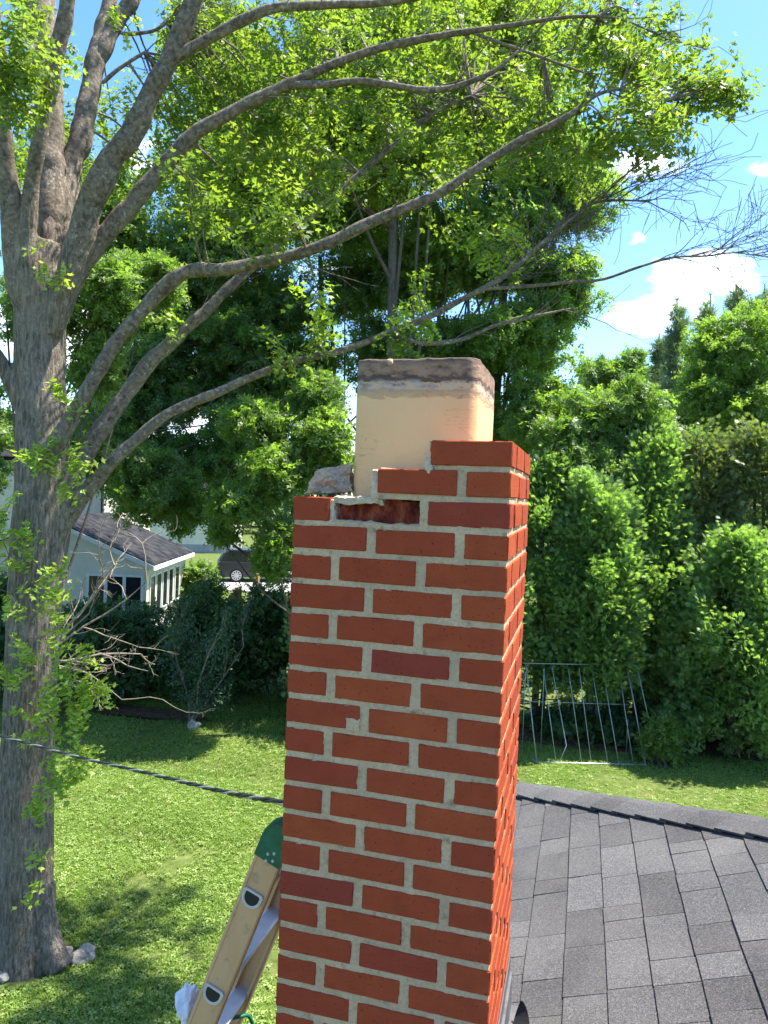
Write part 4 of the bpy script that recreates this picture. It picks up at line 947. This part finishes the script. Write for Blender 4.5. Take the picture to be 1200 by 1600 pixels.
# pines: whorls of upswept needle tufts
def pine(u, vtop, t, Rm, seed, label):
    rng = np.random.default_rng(seed); b = foot(u, t); top = P(u, vtop, t); Hh = top[2]; th = thing('pine_tree', label, 'tree', b, 'pines on the skyline')
    m = MB(); m.tube(spline([b, (b+top)/2, top], 5), np.linspace(.2, .02, 11), 8); pos = []; dr = []
    z = 1.5
    while z < Hh-.3:
        f_ = 1-z/Hh; R_ = Rm*(f_**.7)*rng.uniform(.6, 1.1); c_ = b+(top-b)*(z/Hh)
        for a in rng.uniform(0, 2*math.pi, rng.integers(4, 7)):
            d = np.array([math.cos(a), math.sin(a), .35+.25*rng.random()]); L_ = R_*rng.uniform(.6, 1.15); e = c_+d*L_
            m.tube([c_, c_+d*L_*.5-np.array([0, 0, .04*L_]), e], [.03, .02, .008], 4, cap=False)
            for q in range(int(12+L_*26)):
                s_ = rng.uniform(.25, 1.05); pos.append(c_+d*L_*s_+rng.normal(size=3)*.13*(1+L_*.3)); dr.append(nrmz(d+np.array([0, 0, .9])+rng.normal(size=3)*.5))
        z += rng.uniform(.35, .6)
    pos.append(top); dr.append(np.array([0, 0, 1.])); pos, dr = np.array(pos), np.array(dr)
    m.build('trunk', M['bg_bark'], th); V, F = scatter(NEEDLE, pos, dr, rsph(len(pos), rng), rng.uniform(.22, .42, len(pos))); mesh_np('crown', V, [F], M['pine'], parent=th)
for u, vt, t, Rm, lb in ((1058, 470, 28, 1.5, 'thin grey green pine standing apart, with its pointed top nearest the cloud'), (1030, 520, 30, 1.2, 'lowest grey green pine, left of the other pines'), (1110, 462, 29, 2.0, 'middle grey green pine on the skyline'), (1150, 450, 30, 2.2, 'tall grey green pine just left of the one at the edge'), (1195, 445, 30, 2.4, 'grey green pine at the right edge of the skyline'), (1250, 440, 30, 2.4, 'grey green pine on the skyline farthest to the right')):
    pine(u, vt, t, Rm, int(u), lb)
# arborvitae row: ragged columns of feathery fronds
def arbor(u, t, vtop, wpx, seed, label, mt='arbor', vbot=1150, lean=0., per=9000, open_base=.7):
    rng = np.random.default_rng(seed); b = foot(u, t); top = P(u, vtop, t); Hh = top[2]; R0 = wpx/2*t/FPX
    R0 *= 1.28; th = thing('arborvitae', label, 'conifer', b, 'arborvitae hedge trees')
    m = MB()
    for k in range(2): m.tube(spline([b+np.array([k*.12, 0, -.05]), b+np.array([k*.25, .05, Hh*.5]), b+np.array([k*.1, 0, Hh*.92])], 5), np.linspace(.085-.02*k, .02, 11), 8)
    for k in range(40):
        z = rng.uniform(.25, Hh*.6); a = rng.uniform(0, 6.28); d = np.array([math.cos(a), math.sin(a), .15]); c_ = b+np.array([0, 0, z]); m.tube([c_, c_+d*R0*.5+np.array([0, 0, -.05]), c_+d*R0*.9], [.018, .012, .004], 4, cap=False)
    m.build('trunk', M['bg_bark'], th)
    n_ = int(Hh*R0*60); zz = rng.uniform(open_base, Hh, n_); f_ = zz/Hh
    Rz = R0*rng.uniform(.75, 1.15, n_)*np.clip(1.2-f_**3*.85, .2, 1.)*np.clip((zz-open_base)/.5+.45, .45, 1)
    a = rng.uniform(0, 2*math.pi, n_); q = rng.uniform(.5, 1.0, n_)*(1+.16*np.sin(a*3+seed+zz*2.1)); cc = b+np.stack([np.cos(a)*Rz*q, np.sin(a)*Rz*q, zz], 1)
    k = rng.integers(0, n_, per); out = nrmz(np.stack([np.cos(a[k]), np.sin(a[k]), np.full(per, .25)], 1)); cr = rng.uniform(.08, .24, n_)[k]
    d = nrmz(rsph(per, rng)+out*.5); pos = cc[k]+d*cr[:, None]*np.array([1, 1, 1.7])
    pos = pos+rng.normal(size=(per, 3))*np.array([.07, .07, .10])
    dr = nrmz(out*.8+np.array([0, 0, .35])+d*.5+rng.normal(size=(per, 3))*.35); nn = nrmz(np.cross(dr, rsph(per, rng))*.8+np.array([.1, 0, .55])+d*.4)
    ok = pos[:, 2] > .03; V, F = scatter(FROND, pos[ok], dr[ok], nn[ok], rng.uniform(.07, .15, per)[ok]); mesh_np('crown', V, [F], M[mt], parent=th)
for args in ((560, 15.2, 800, 130, 51, 'arborvitae hidden mostly behind the middle of the chimney'), (650, 14.8, 780, 130, 52, 'arborvitae directly behind the chimney'), (745, 14.4, 760, 130, 53, 'arborvitae just behind the right side of the chimney'),
             (850, 15.2, 730, 125, 54, 'tall arborvitae nearest the chimney, above the leaning metal frame'), (935, 14.5, 760, 105, 55, 'arborvitae with drooping fronds over the middle of the metal frame'), (1010, 15., 740, 110, 56, 'arborvitae with a bare tan trunk right of the metal frame'),
             (1085, 15.2, 690, 110, 57, 'tall greyish arborvitae set back between its neighbours', 'arbor2'), (1160, 13.9, 850, 150, 58, 'bushy light green arborvitae standing forward at the right edge'), (1180, 15.0, 690, 130, 59, 'tall arborvitae at the right edge behind the forward one', 'arbor2'), (1290, 14.2, 720, 150, 60, 'arborvitae at the far right end of the row'), (1020, 15.2, 700, 120, 61, 'dark arborvitae in the second row behind the one with the tan trunk')):
    u, t, vt, wp, sd_, lb = args[:6]; arbor(u, t, vt, wp, sd_, lb, *(args[6:] or ()), per=int(26000 if u > 800 else 7000), open_base=1.1 if u in (850, 935, 1010) else .35)
# dark shrub hedge across the left
HG = 'dark shrubs along the back of the lawn'
def shrub(u, t, vtop, wpx, seed, label, mt='shrub', per=9000, size=.1):
    rng = np.random.default_rng(seed); b = foot(u, t); Hh = P(u, vtop, t)[2]*1.12; R0 = wpx/2*t/FPX*1.4
    bl = [(b+np.array([rng.uniform(-.4, .4)*R0, rng.uniform(-.3, .3)*R0, Hh*h_]), (R0*r1, R0*.9*r1, Hh*.28)) for h_, r1 in ((.3, 1), (.5, 1.05), (.72, .8), (.35, .8))]
    th = thing('shrub', label, 'shrub', b, HG); m = MB()
    for k in range(9):
        e = bl[rng.integers(4)][0]+rng.normal(size=3)*R0*.4; m.tube(spline([b+rng.normal(size=3)*np.array([.25, .25, 0])*min(1, R0), (b+e)/2, e], 3), np.linspace(.03, .006, 7), 5, cap=False)
    m.build('stems', M['bg_bark'], th); p_, d, n_, s_ = ell_leaves(bl, per, SPRAY, size, rng, nsub=30, sub=(.2, .36)); ok = p_[:, 2] > .03
    V, F = scatter(SPRAY, p_[ok], d[ok], n_[ok], s_[ok]); mesh_np('crown', V, [F], M[mt], parent=th)
for i, (u, t, vt, wp, lb) in enumerate(((-60, 15.8, 900, 130, 'dark shrub at the far left, behind the oak trunk'), (40, 15.8, 915, 120, 'dark shrub hidden behind the lower oak trunk'), (140, 15.9, 962, 115, 'dark shrub just right of the oak trunk under the window of the white house'), (235, 16.6, 950, 120, 'dark shrub below the eave corner of the white house'),
             (320, 16.3, 915, 105, 'dark shrub behind the leaning sapling'), (400, 16.8, 930, 110, 'dark shrub below the parked car'), (480, 17.0, 935, 110, 'dark shrub against the left edge of the chimney'), (570, 17.0, 930, 120, 'dark shrub hidden behind the chimney, left one'), (670, 16.6, 930, 120, 'dark shrub hidden behind the chimney, right one'))):
    shrub(u, t, vt, wp, 70+i, lb)
for i, (u, t, vt, wp, lb) in enumerate(((1050, 13.3, 1125, 46, 'small green shrub at the foot of the tan trunked arborvitae'), (900, 14.6, 1105, 90, 'low dark shrub behind the left half of the metal frame'), (985, 14.5, 1112, 70, 'low dark shrub behind the right half of the metal frame'))):
    shrub(u, t, vt, wp, 90+i, lb, 'mapmid' if i == 0 else 'shrub', 3500, .07)
shrub(318, 27, 885, 42, 95, 'bright yellow green shrub between the white house and the parked car', 'maplight', 3500, .16)
# far woods closing the horizon
rng = np.random.default_rng(5); bl = []
for i in range(150):
    a = rng.uniform(0, 2*math.pi); R_ = rng.uniform(62, 90); h_ = rng.uniform(7, 12); bl.append((np.array([R_*math.cos(a), R_*math.sin(a)+5, h_*.5]), (5.5, 4.5, h_*.55)))
p_, d, n_, s_ = ell_leaves(bl, 60000, SIMPLE, 1.0, rng, nsub=22, sub=(.2, .35)); V, F = scatter(SIMPLE, p_, d, n_, s_); kind(mesh_np('far_woods', V, [F], M['farwood']), 'stuff')

# ------------------------------------------------------------------ sapling and dead branch
def stems(name, label, cat, base, specs, mt, leaf=None, leafm=None, nleaf=0, size=.08, seed=1, sub=2, grp=None):
    rng = np.random.default_rng(seed); th = thing(name, label, cat, base, grp); m = MB(); ends = []
    def grow(p_, d, L_, r, dep):
        n_ = 5; pts = [p_]
        for i in range(n_):
            d = nrmz(d+rng.normal(size=3)*(.10 if nleaf else .2)+np.array([0, 0, .02])); pts.append(pts[-1]+d*L_/n_)
        m.tube(pts, np.linspace(r, r*.35, n_+1), 6, cap=False)
        if dep == 0: ends.extend(pts[2:]); return
        for i in range(1, n_+1):
            for k in range(2 if nleaf else 1):
                if rng.random() < (.75 if nleaf else .62): grow(pts[i], nrmz(d+rng.normal(size=3)*.55), L_*rng.uniform(.25, .6), r*.55, dep-1)
        ends.extend(pts[3:])
    for (e, r) in specs:
        v = np.array(e)-base; grow(np.array(base), nrmz(v), np.linalg.norm(v), r, sub)
    m.build('stem', mt, th, smooth=True)
    if nleaf:
        E_ = np.array(ends); k = rng.integers(0, len(E_), nleaf); pos = E_[k]+rng.normal(size=(nleaf, 3))*.10
        V, F = scatter(leaf, pos, nrmz(rng.normal(size=(nleaf, 3))+np.array([0, 0, -.2])), nrmz(rng.normal(size=(nleaf, 3))*.5+np.array([0, 0, 1])), rng.uniform(.7, 1.2, nleaf)*size); mesh_np('crown', V, [F], leafm, parent=th)
    return th
sb = gnd(297, 1132)
stems('sapling', 'thin multi stemmed sapling with small grey green leaves leaning over the back of the lawn', 'sapling', sb, [(P(330, 1010, 14.6), .03), (P(392, 1020, 14.7), .024), (P(300, 1000, 14.5), .02)], M['dead'], SIMPLE, M['sapleaf'], 5200, .075, 3)
db = P(60, 1012, 11.0)
th = stems('dead_branch', 'pale leafless dead branches reaching out behind the oak trunk', 'branch', P(60, 1030, 11.2), [(P(200, 990, 11.0), .028), (P(215, 930, 11.1), .026), (P(225, 905, 11.3), .024), (P(205, 1035, 10.9), .02), (P(170, 905, 11.2), .018), (P(250, 985, 11.0), .016)], M['dead'], seed=6, sub=3)
m = MB(); m.tube(spline([gnd(20, 1190), P(30, 1100, 11.3), P(60, 1030, 11.2)], 4), np.linspace(.06, .03, 9), 8); m.build('stem', M['dead'], th, smooth=True)

# ------------------------------------------------------------------ stones
def stone(u, v, w_, h_, seed, label, loc=None):
    bm = bmesh.new(); bmesh.ops.create_icosphere(bm, subdivisions=3, radius=1.)
    for q in bm.verts:
        d_ = noise.noise_vector(q.co*1.1+Vector((seed, 0, 0)))*.45; q.co += d_; q.co = Vector((q.co.x*w_, q.co.y*w_*.8, q.co.z*h_))
    me = bpy.data.meshes.new('stone'); bm.to_mesh(me); bm.free(); me.materials.append(M['rock']); o = link('stone', me); g_ = gnd(u, v); o.location = (g_[0], g_[1], h_*.45); o.rotation_euler = (0, 0, seed)
    tag(o, label, 'stone', 'stones at the foot of trees'); return o
stone(90, 1500, .065, .06, 1, 'grey stone against the oak trunk, leftmost of the little pile')
stone(105, 1492, .06, .06, 2, 'narrow stone between the grey one and the large flat one')
stone(123, 1503, .095, .07, 3, 'largest flat pale stone in the pile by the oak trunk')
stone(134, 1488, .085, .05, 4, 'tan stone lying behind the largest flat stone')
stone(142, 1500, .055, .06, 5, 'small pale stone at the right end of the pile by the oak')
stone(5, 1530, .07, .06, 6, 'pale stone on the ground left of the oak roots')
stone(302, 1138, .13, .13, 7, 'white stone standing at the foot of the sapling')
stone(1085, 1150, .2, .10, 8, 'reddish brown rock under the arborvitae at the right')

# ------------------------------------------------------------------ leaning wire frame
A_ = gnd(838, 1193); B_ = gnd(1010, 1197); back = nrmz(np.cross(B_-A_, [0, 0, 1.])); back = back if back[1] > 0 else -back
pn = nrmz(np.cross(B_-A_, np.array([0, 0, 1.])+back*.42))
def onpl(u, v, off=0.):
    d = ray(u, v); return CAM+d*(((A_+back*off-CAM)@pn)/(d@pn))
fr = thing('metal_frame', 'rusty silver metal rod frame leaning against the arborvitae beside the lawn', 'frame', A_)
z8 = lambda x, y: (800+x/4, 1030+y/4)
for k, (pts) in enumerate(([(155, 650), (85, 20)], [(275, 645), (195, 60)], [(298, 640), (340, 540), (285, 240), (250, 50)], [(435, 650), (375, 220), (352, 60)], [(497, 655), (435, 180), (420, 60)], [(600, 650), (540, 310), (500, 60)], [(668, 655), (615, 350), (560, 10)], [(757, 650), (710, 350), (670, 60)], [(835, 665), (770, 310), (720, 60)], [(915, 655), (820, 220), (780, 40)])):
    m = MB(); q = [onpl(*z8(*p_)) for p_ in pts]; q[0][2] = max(q[0][2], .01); m.tube(q, .0085 if k not in (0, 8) else .012, 6); m.build('rod', M['steel'], fr, smooth=True)
m = MB(); m.tube([A_+np.array([-.08, .1, .02]), A_+np.array([0, 0, .02]), B_+np.array([0, 0, .02])], .02, 8); m.build('bottom_rail', M['steel'], fr, smooth=True)
m = MB(); m.tube([onpl(*z8(70, 25)), onpl(*z8(790, 40))], .009, 6); m.build('top_rail', M['steel'], fr, smooth=True)
f2 = thing('wire_stand', 'upright thin wire stand just behind the leaning metal frame', 'wire stand', A_+back*.7)
for (x, yb, yt) in ((62, 590, 90), (178, 585, 60), (713, 610, 380)):
    u, v = z8(x, yb); g_ = gnd(u, v); m = MB(); m.tube([g_, g_+np.array([0, 0, (yb-yt)/4*14/FPX])], .008, 6); m.build('rod', M['steel'], f2, smooth=True)
m = MB(); g0 = gnd(*z8(62, 590)); g1 = gnd(*z8(713, 610)); m.tube([g0+np.array([0, 0, 1.0]), g1+np.array([0, 0, 1.0])], .007, 6); m.build('crossbar', M['steel'], f2, smooth=True)

# ------------------------------------------------------------------ white house behind the hedge
E0 = P(240, 885, 22.); av = nrmz(np.array([-.953, -.30, 0])); bv = nrmz(np.array([-.30, .953, 0])); zE = E0[2]; O0 = np.array([E0[0], E0[1], 0.])
nh = thing('neighbour_house', 'white sided house with dark roofs, half hidden behind the oak trunk and the hedge', 'house', O0)
def H(a, b, z): return O0+av*a+bv*b+np.array([0, 0, z])
GW, DEP, SLP = 6.4, 5.2, .42
ap = zE+SLP*GW/2
m = MB(); m.prism([H(.25, .2, 0), H(.25, .2, zE-.02), H(GW/2, .2, ap-.1), H(GW-.25, .2, zE-.02), H(GW-.25, .2, 0)], bv*(DEP-.3)); m.build('wall', M['siding'], nh)
m = MB()
for s0, s1 in ((0, GW/2), (GW, GW/2)):
    m.prism([H(s0, -.05, zE-.06), H(s1, -.05, ap-.06), H(s1, -.05, ap+.06), H(s0, -.05, zE+.06)], bv*(DEP+.1))
rf = m.build('roof', M['shingle_dark'], nh)
m = MB()
m.prism([H(-.02, -.09, zE-.12), H(GW/2, -.09, ap-.12), H(GW/2, -.09, ap+.02), H(-.02, -.09, zE+.02)], bv*.038); m.prism([H(GW+.02, -.09, zE-.12), H(GW/2, -.09, ap-.12), H(GW/2, -.09, ap+.02), H(GW+.02, -.09, zE+.02)], bv*.038)
m.obox(H(-.045, -.05, zE-.13), av*.04, bv*(DEP+.1), (0, 0, .13)); pass
m.build('roof_trim', M['white'], rf)
def win(face, a0, a1, z0, z1):
    f = MB(); g_ = MB(); ax, dp = (av, bv) if face == 'g' else (bv, av); o = (lambda s, d, z: H(s, .2-d, z)) if face == 'g' else (lambda s, d, z: H(.25-d, s, z)); e = .06
    for (s0, s1, y0, y1) in ((a0-e, a0, z0-e, z1+e), (a1, a1+e, z0-e, z1+e), (a0, a1, z1, z1+e), (a0, a1, z0-e, z0)):
        f.obox(o(s0, .03, y0), ax*(s1-s0), dp*.027, (0, 0, y1-y0))
    w_ = f.build('window', M['white'], nh); g_.obox(o(a0, .012, z0), ax*(a1-a0), dp*.009, (0, 0, z1-z0)); g_.build('pane', M['glass'], w_)
for a0 in (.42, .98, 1.54): win('g', a0, a0+.46, .75, 1.98)
for b0 in (.55, 1.25, 2.0, 2.75, 3.6): win('s', b0, b0+.5, .8, 1.95)
wing = MB(); wing.prism([H(3.3, 5.0, 0), H(9.5, 5.0, 0), H(9.5, 5.0, 5.6), H(3.3, 5.0, 5.6)], bv*6); wing.build('wall', M['siding'], nh)
rm = MB(); rm.prism([H(3., 4.7, 5.55), H(8.8, 4.7, 5.55), H(8.8, 8, 7.2), H(3., 8, 7.2)], bv*.0+np.array([0, 0, .14])); rm.prism([H(3., 8, 7.2), H(8.8, 8, 7.2), H(8.8, 11.3, 5.55), H(3., 11.3, 5.55)], np.array([0, 0, .14])); rm.build('roof', M['shingle_dark'], nh)
f = MB(); f.obox(H(4.3, 4.97, 3.2), av*.9, bv*.028, (0, 0, 1.3)); w_ = f.build('window', M['white'], nh); g_ = MB(); g_.obox(H(4.38, 4.955, 3.28), av*.74, bv*.014, (0, 0, 1.14)); g_.build('pane', M['glass'], w_)
f = MB(); f.tube([H(3.35, 4.93, 0), H(3.35, 4.93, 5.5)], .045, 8); f.build('downpipe', M['black'], nh)
# farther white house beyond the drive
O1 = P(330, 870, 52); O1[2] = 0; fh = thing('far_house', 'small piece of a white house far behind the trees above the parked car', 'house', O1)
m = MB(); m.obox(O1+np.array([-5, 0, .6]), (5.5, 1.8, 0), (-2, 6, 0), (0, 0, 3.6)); m.build('wall', M['siding'], fh)
m = MB(); m.obox(O1+np.array([-5.003, -.01, 0]), (5.52, 1.807, 0), (-2, 6.02, 0), (0, 0, .6)); m.build('foundation', M['asphalt'], fh)
c0 = O1+np.array([-5.3, -.3, 4.2]); e1 = np.array([6.1, 2.0, 0]); e2 = np.array([-2.1, 6.6, 0])
m = MB(); m.prism([c0, c0+e2/2+np.array([0, 0, 1.8]), c0+e2], e1); m.build('roof', M['shingle_dark'], fh)

# ------------------------------------------------------------------ drive, car, post, pot
m = MB(); a, b, c_, d_ = gnd(335, 922), gnd(352, 905), P(640, 893, 40), P(640, 915, 33)
for q in (c_, d_): q[2] = 0
for q in (a, b, c_, d_): q[2] = .036
m.add([a, d_, c_, b], [(0, 1, 2, 3)]); kind(m.build('driveway', M['asphalt']), 'structure')
def car():
    g0 = gnd(369, 911); fwd = nrmz(np.array([RT[0], RT[1], 0.])*1.+np.array([FW[0], FW[1], 0])*.25); lat = np.array([-fwd[1], fwd[0], 0.])   # forward (right in view), and away from camera
    o0 = g0+np.array([0, 0, .04]); th = thing('parked_car', 'dark grey estate car parked on the drive, partly hidden by leaves', 'car', o0)
    q = lambda x, y, z: o0+fwd*x+lat*y+np.array([0, 0, z])          # rear wheel at x = 0, near side y = 0
    Wd = 1.85
    lo = [(-.92, .35), (-.98, .62), (-.93, 1.0), (-.80, 1.05), (2.9, 1.02), (3.55, .86), (3.72, .6), (3.70, .35), (3.2, .25), (-.6, .25)]
    hi = [(-.86, 1.0), (-.62, 1.50), (-.35, 1.66), (1.5, 1.66), (2.1, 1.42), (2.85, 1.02)]
    m = MB(); m.prism([q(x, 0, z) for x, z in lo], lat*Wd); m.prism([q(x, .10, z) for x, z in hi], lat*(Wd-.2)); body = m.build('body', M['carpaint'], th, bevel=.035)
    m = MB(); m.prism([q(x, .085, z) for x, z in ((-.50, 1.08), (-.38, 1.52), (.25, 1.57), (.25, 1.06))], lat*.02); m.build('side_window', M['glass'], th)
    m = MB(); m.prism([q(x, .085, z) for x, z in ((.33, 1.06), (.33, 1.57), (1.15, 1.57), (1.15, 1.06))], lat*.02); m.build('side_window', M['glass'], th)
    m = MB(); m.prism([q(x, .085, z) for x, z in ((1.23, 1.06), (1.23, 1.57), (1.5, 1.57), (2.0, 1.36), (2.45, 1.08))], lat*.02); m.build('side_window', M['glass'], th)
    m = MB(); m.prism([q(-.885, .25, 1.05), q(-.68, .3, 1.46), q(-.68, Wd-.3, 1.46), q(-.885, Wd-.25, 1.05)], fwd*.03+np.array([0, 0, .012])); m.build('rear_window', M['glass'], th)
    m = MB(); m.obox(q(-1.0, .02, .72), fwd*.25, lat*.16, (0, 0, .2)); m.build('tail_light', plain('red_lens', (.4, .01, .01), .2, .5), th, bevel=.02)
    for x in (0, 2.75):
        for y in (-.02, Wd-.2):
            w_ = MB(); c_ = q(x, y, .35); w_.tube([c_, c_+lat*.22], [.35, .35], 24); wo_ = w_.build('wheel', M['tyre'], th, bevel=.02)
            r_ = MB(); cc = c_-lat*.008 if y < .5 else c_+lat*.228
            r_.tube([cc, cc+lat*.006], [.06, .06], 12)
            for k in range(10):
                an = k*2*math.pi/10; d1 = fwd*math.cos(an)+np.array([0, 0, math.sin(an)]); s1 = np.cross(d1, lat)*.028
                r_.prism([cc+d1*.05-s1, cc+d1*.23-s1, cc+d1*.23+s1, cc+d1*.05+s1], lat*.006)
            for k in range(24):
                a0, a1 = k*2*math.pi/24, (k+1)*2*math.pi/24; f_ = lambda a, rr: cc+(fwd*math.cos(a)+np.array([0, 0, math.sin(a)]))*rr
                r_.prism([f_(a0, .22), f_(a1, .22), f_(a1, .255), f_(a0, .255)], lat*.006)
            r_.build('rim', M['alu'], wo_)
car()
m = MB(); g_ = gnd(398, 935); g_[2] = 0; m.obox(g_, (.14, 0, 0), (0, .14, 0), (0, 0, 1.05)); m.obox(g_+np.array([-.02, -.02, 1.05]), (.18, 0, 0), (0, .18, 0), (0, 0, .04)); tag(m.build('wooden_post', M['wood'], bevel=.01), 'short tan wooden post at the edge of the drive in front of the car', 'post')
g_ = P(371, 930, 22); g_[2] = P(371, 938, 22)[2]; m = MB(); m.tube([g_, g_+np.array([0, 0, .05]), g_+np.array([0, 0, .27]), g_+np.array([0, 0, .28]), g_+np.array([0, 0, .33])], [.09, .11, .14, .16, .16], 18)
m.tube([(g_[0], g_[1], 0), (g_[0], g_[1], g_[2]-.001)], .05, 10)
pt = m.build('clay_pot', M['terracotta']); tag(pt, 'small reddish clay pot on a stand above the hedge, below the car', 'pot')

# ------------------------------------------------------------------ bare soil and grass
def sheet(name, pts, z, mt):
    bm = bmesh.new(); vs = [bm.verts.new((p_[0], p_[1], z)) for p_ in pts]; bm.faces.new(vs); me = bpy.data.meshes.new(name); bm.to_mesh(me); bm.free(); me.materials.append(mt); return kind(link(name, me), 'structure')
def patch(u, v, rx, ry, seed, name='soil'):
    c_ = gnd(u, v); return sheet(name, [(c_[0]+rx*math.cos(a)*(1+.25*math.sin(3*a+seed)), c_[1]+ry*math.sin(a)*(1+.3*math.sin(2*a+seed)), 0) for a in np.linspace(0, 2*math.pi, 29)[:-1]], .036, M['soil'])
patch(200, 1112, 1.5, .45, 1); patch(1060, 1160, 2.6, .8, 2); patch(850, 1150, 2.0, .5, 4)
def grass():
    rng = np.random.default_rng(77)
    blade = []; F = []
    for i in range(4):
        a = i*1.6+.3; l = np.array([math.cos(a), math.sin(a), 0])*.35; s_ = np.array([-l[1], l[0], 0])*.24; h_ = (.9, 1.05, .8, .95)[i]; b = len(blade)
        blade += [tuple(-s_), tuple(s_), tuple(l*.35+s_*.7+np.array([0, 0, h_*.6])), tuple(l*.35-s_*.7+np.array([0, 0, h_*.6])), tuple(l*1.2+np.array([0, 0, h_*.95]))]; F += [(b, b+1, b+2), (b, b+2, b+3), (b+3, b+2, b+4)]
    GT = (np.array(blade), np.array(F))
    def zone(n_, x0, x1, y0, y1):
        p_ = np.stack([rng.uniform(x0, x1, n_), rng.uniform(y0, y1, n_), np.full(n_, .0)], 1)
        dd = p_-CAM; z_ = dd@FW; u = 600+FPX*(dd@RT)/np.maximum(z_, .01); v = 800-FPX*(dd@UP)/np.maximum(z_, .01)
        ok = (z_ > 1) & (u > -120) & (u < 1320) & (v < 1720) & (v > 800) & ~((u > 470) & (u < 780) & (v > 800))
        return p_[ok]
    p_ = np.concatenate([zone(290000, -8, .6, 3, 9), zone(190000, -12, 1, 8.5, 15), zone(130000, -1, 8, 9, 14.5)])
    dens = np.array([noise.noise(Vector((float(a)*1.1, float(b)*1.1, 0)))+.5*noise.noise(Vector((float(a)*4, float(b)*4, 3))) for a, b, _ in p_])
    keep = (dens+rng.uniform(-.35, .75, len(p_))) > -.02
    trk = np.hypot(p_[:, 0]-OAK_BASE[0], p_[:, 1]-OAK_BASE[1]) > .42; p_ = p_[keep & trk]; dens = dens[keep & trk]
    soil = lambda u, v, rx, ry: (((p_[:, 0]-gnd(u, v)[0])/rx)**2+((p_[:, 1]-gnd(u, v)[1])/ry)**2 < 1)
    bare = (soil(200, 1112, 1.4, .4) | soil(1060, 1160, 2.4, .7)) & (rng.random(len(p_)) < .8); p_ = p_[~bare]
    n_ = len(p_); an = rng.uniform(0, 6.28, n_); d = np.stack([np.cos(an), np.sin(an), np.zeros(n_)], 1); up_ = nrmz(np.array([0, 0, 1.])+rng.normal(size=(n_, 3))*.25)
    s_ = rng.uniform(.020, .044, n_)*rng.choice([1, 1, 1, 1.5], n_); k = rng.random(n_) < .85
    V, Fc = scatter(GT, p_[k], d[k], up_[k], s_[k]); kind(mesh_np('grass', V, [Fc], M['grassblade']), 'stuff')
    # clover: three small flat leaflets on short stalks
    cl = []; F = []
    for i in range(3):
        a = i*2.094; c_, s0 = math.cos(a), math.sin(a); b = len(cl); cl += [(0, 0, .7), (c_*.55-s0*.3, s0*.55+c_*.3, .82), (c_*.8, s0*.8, .74), (c_*.55+s0*.3, s0*.55-c_*.3, .82)]; F += [(b, b+3, b+2), (b, b+2, b+1)]
    V, Fc = scatter((np.array(cl), np.array(F)), p_[~k], d[~k], up_[~k], s_[~k]*.8); kind(mesh_np('clover', V, [Fc], M['clover']), 'stuff')
grass()
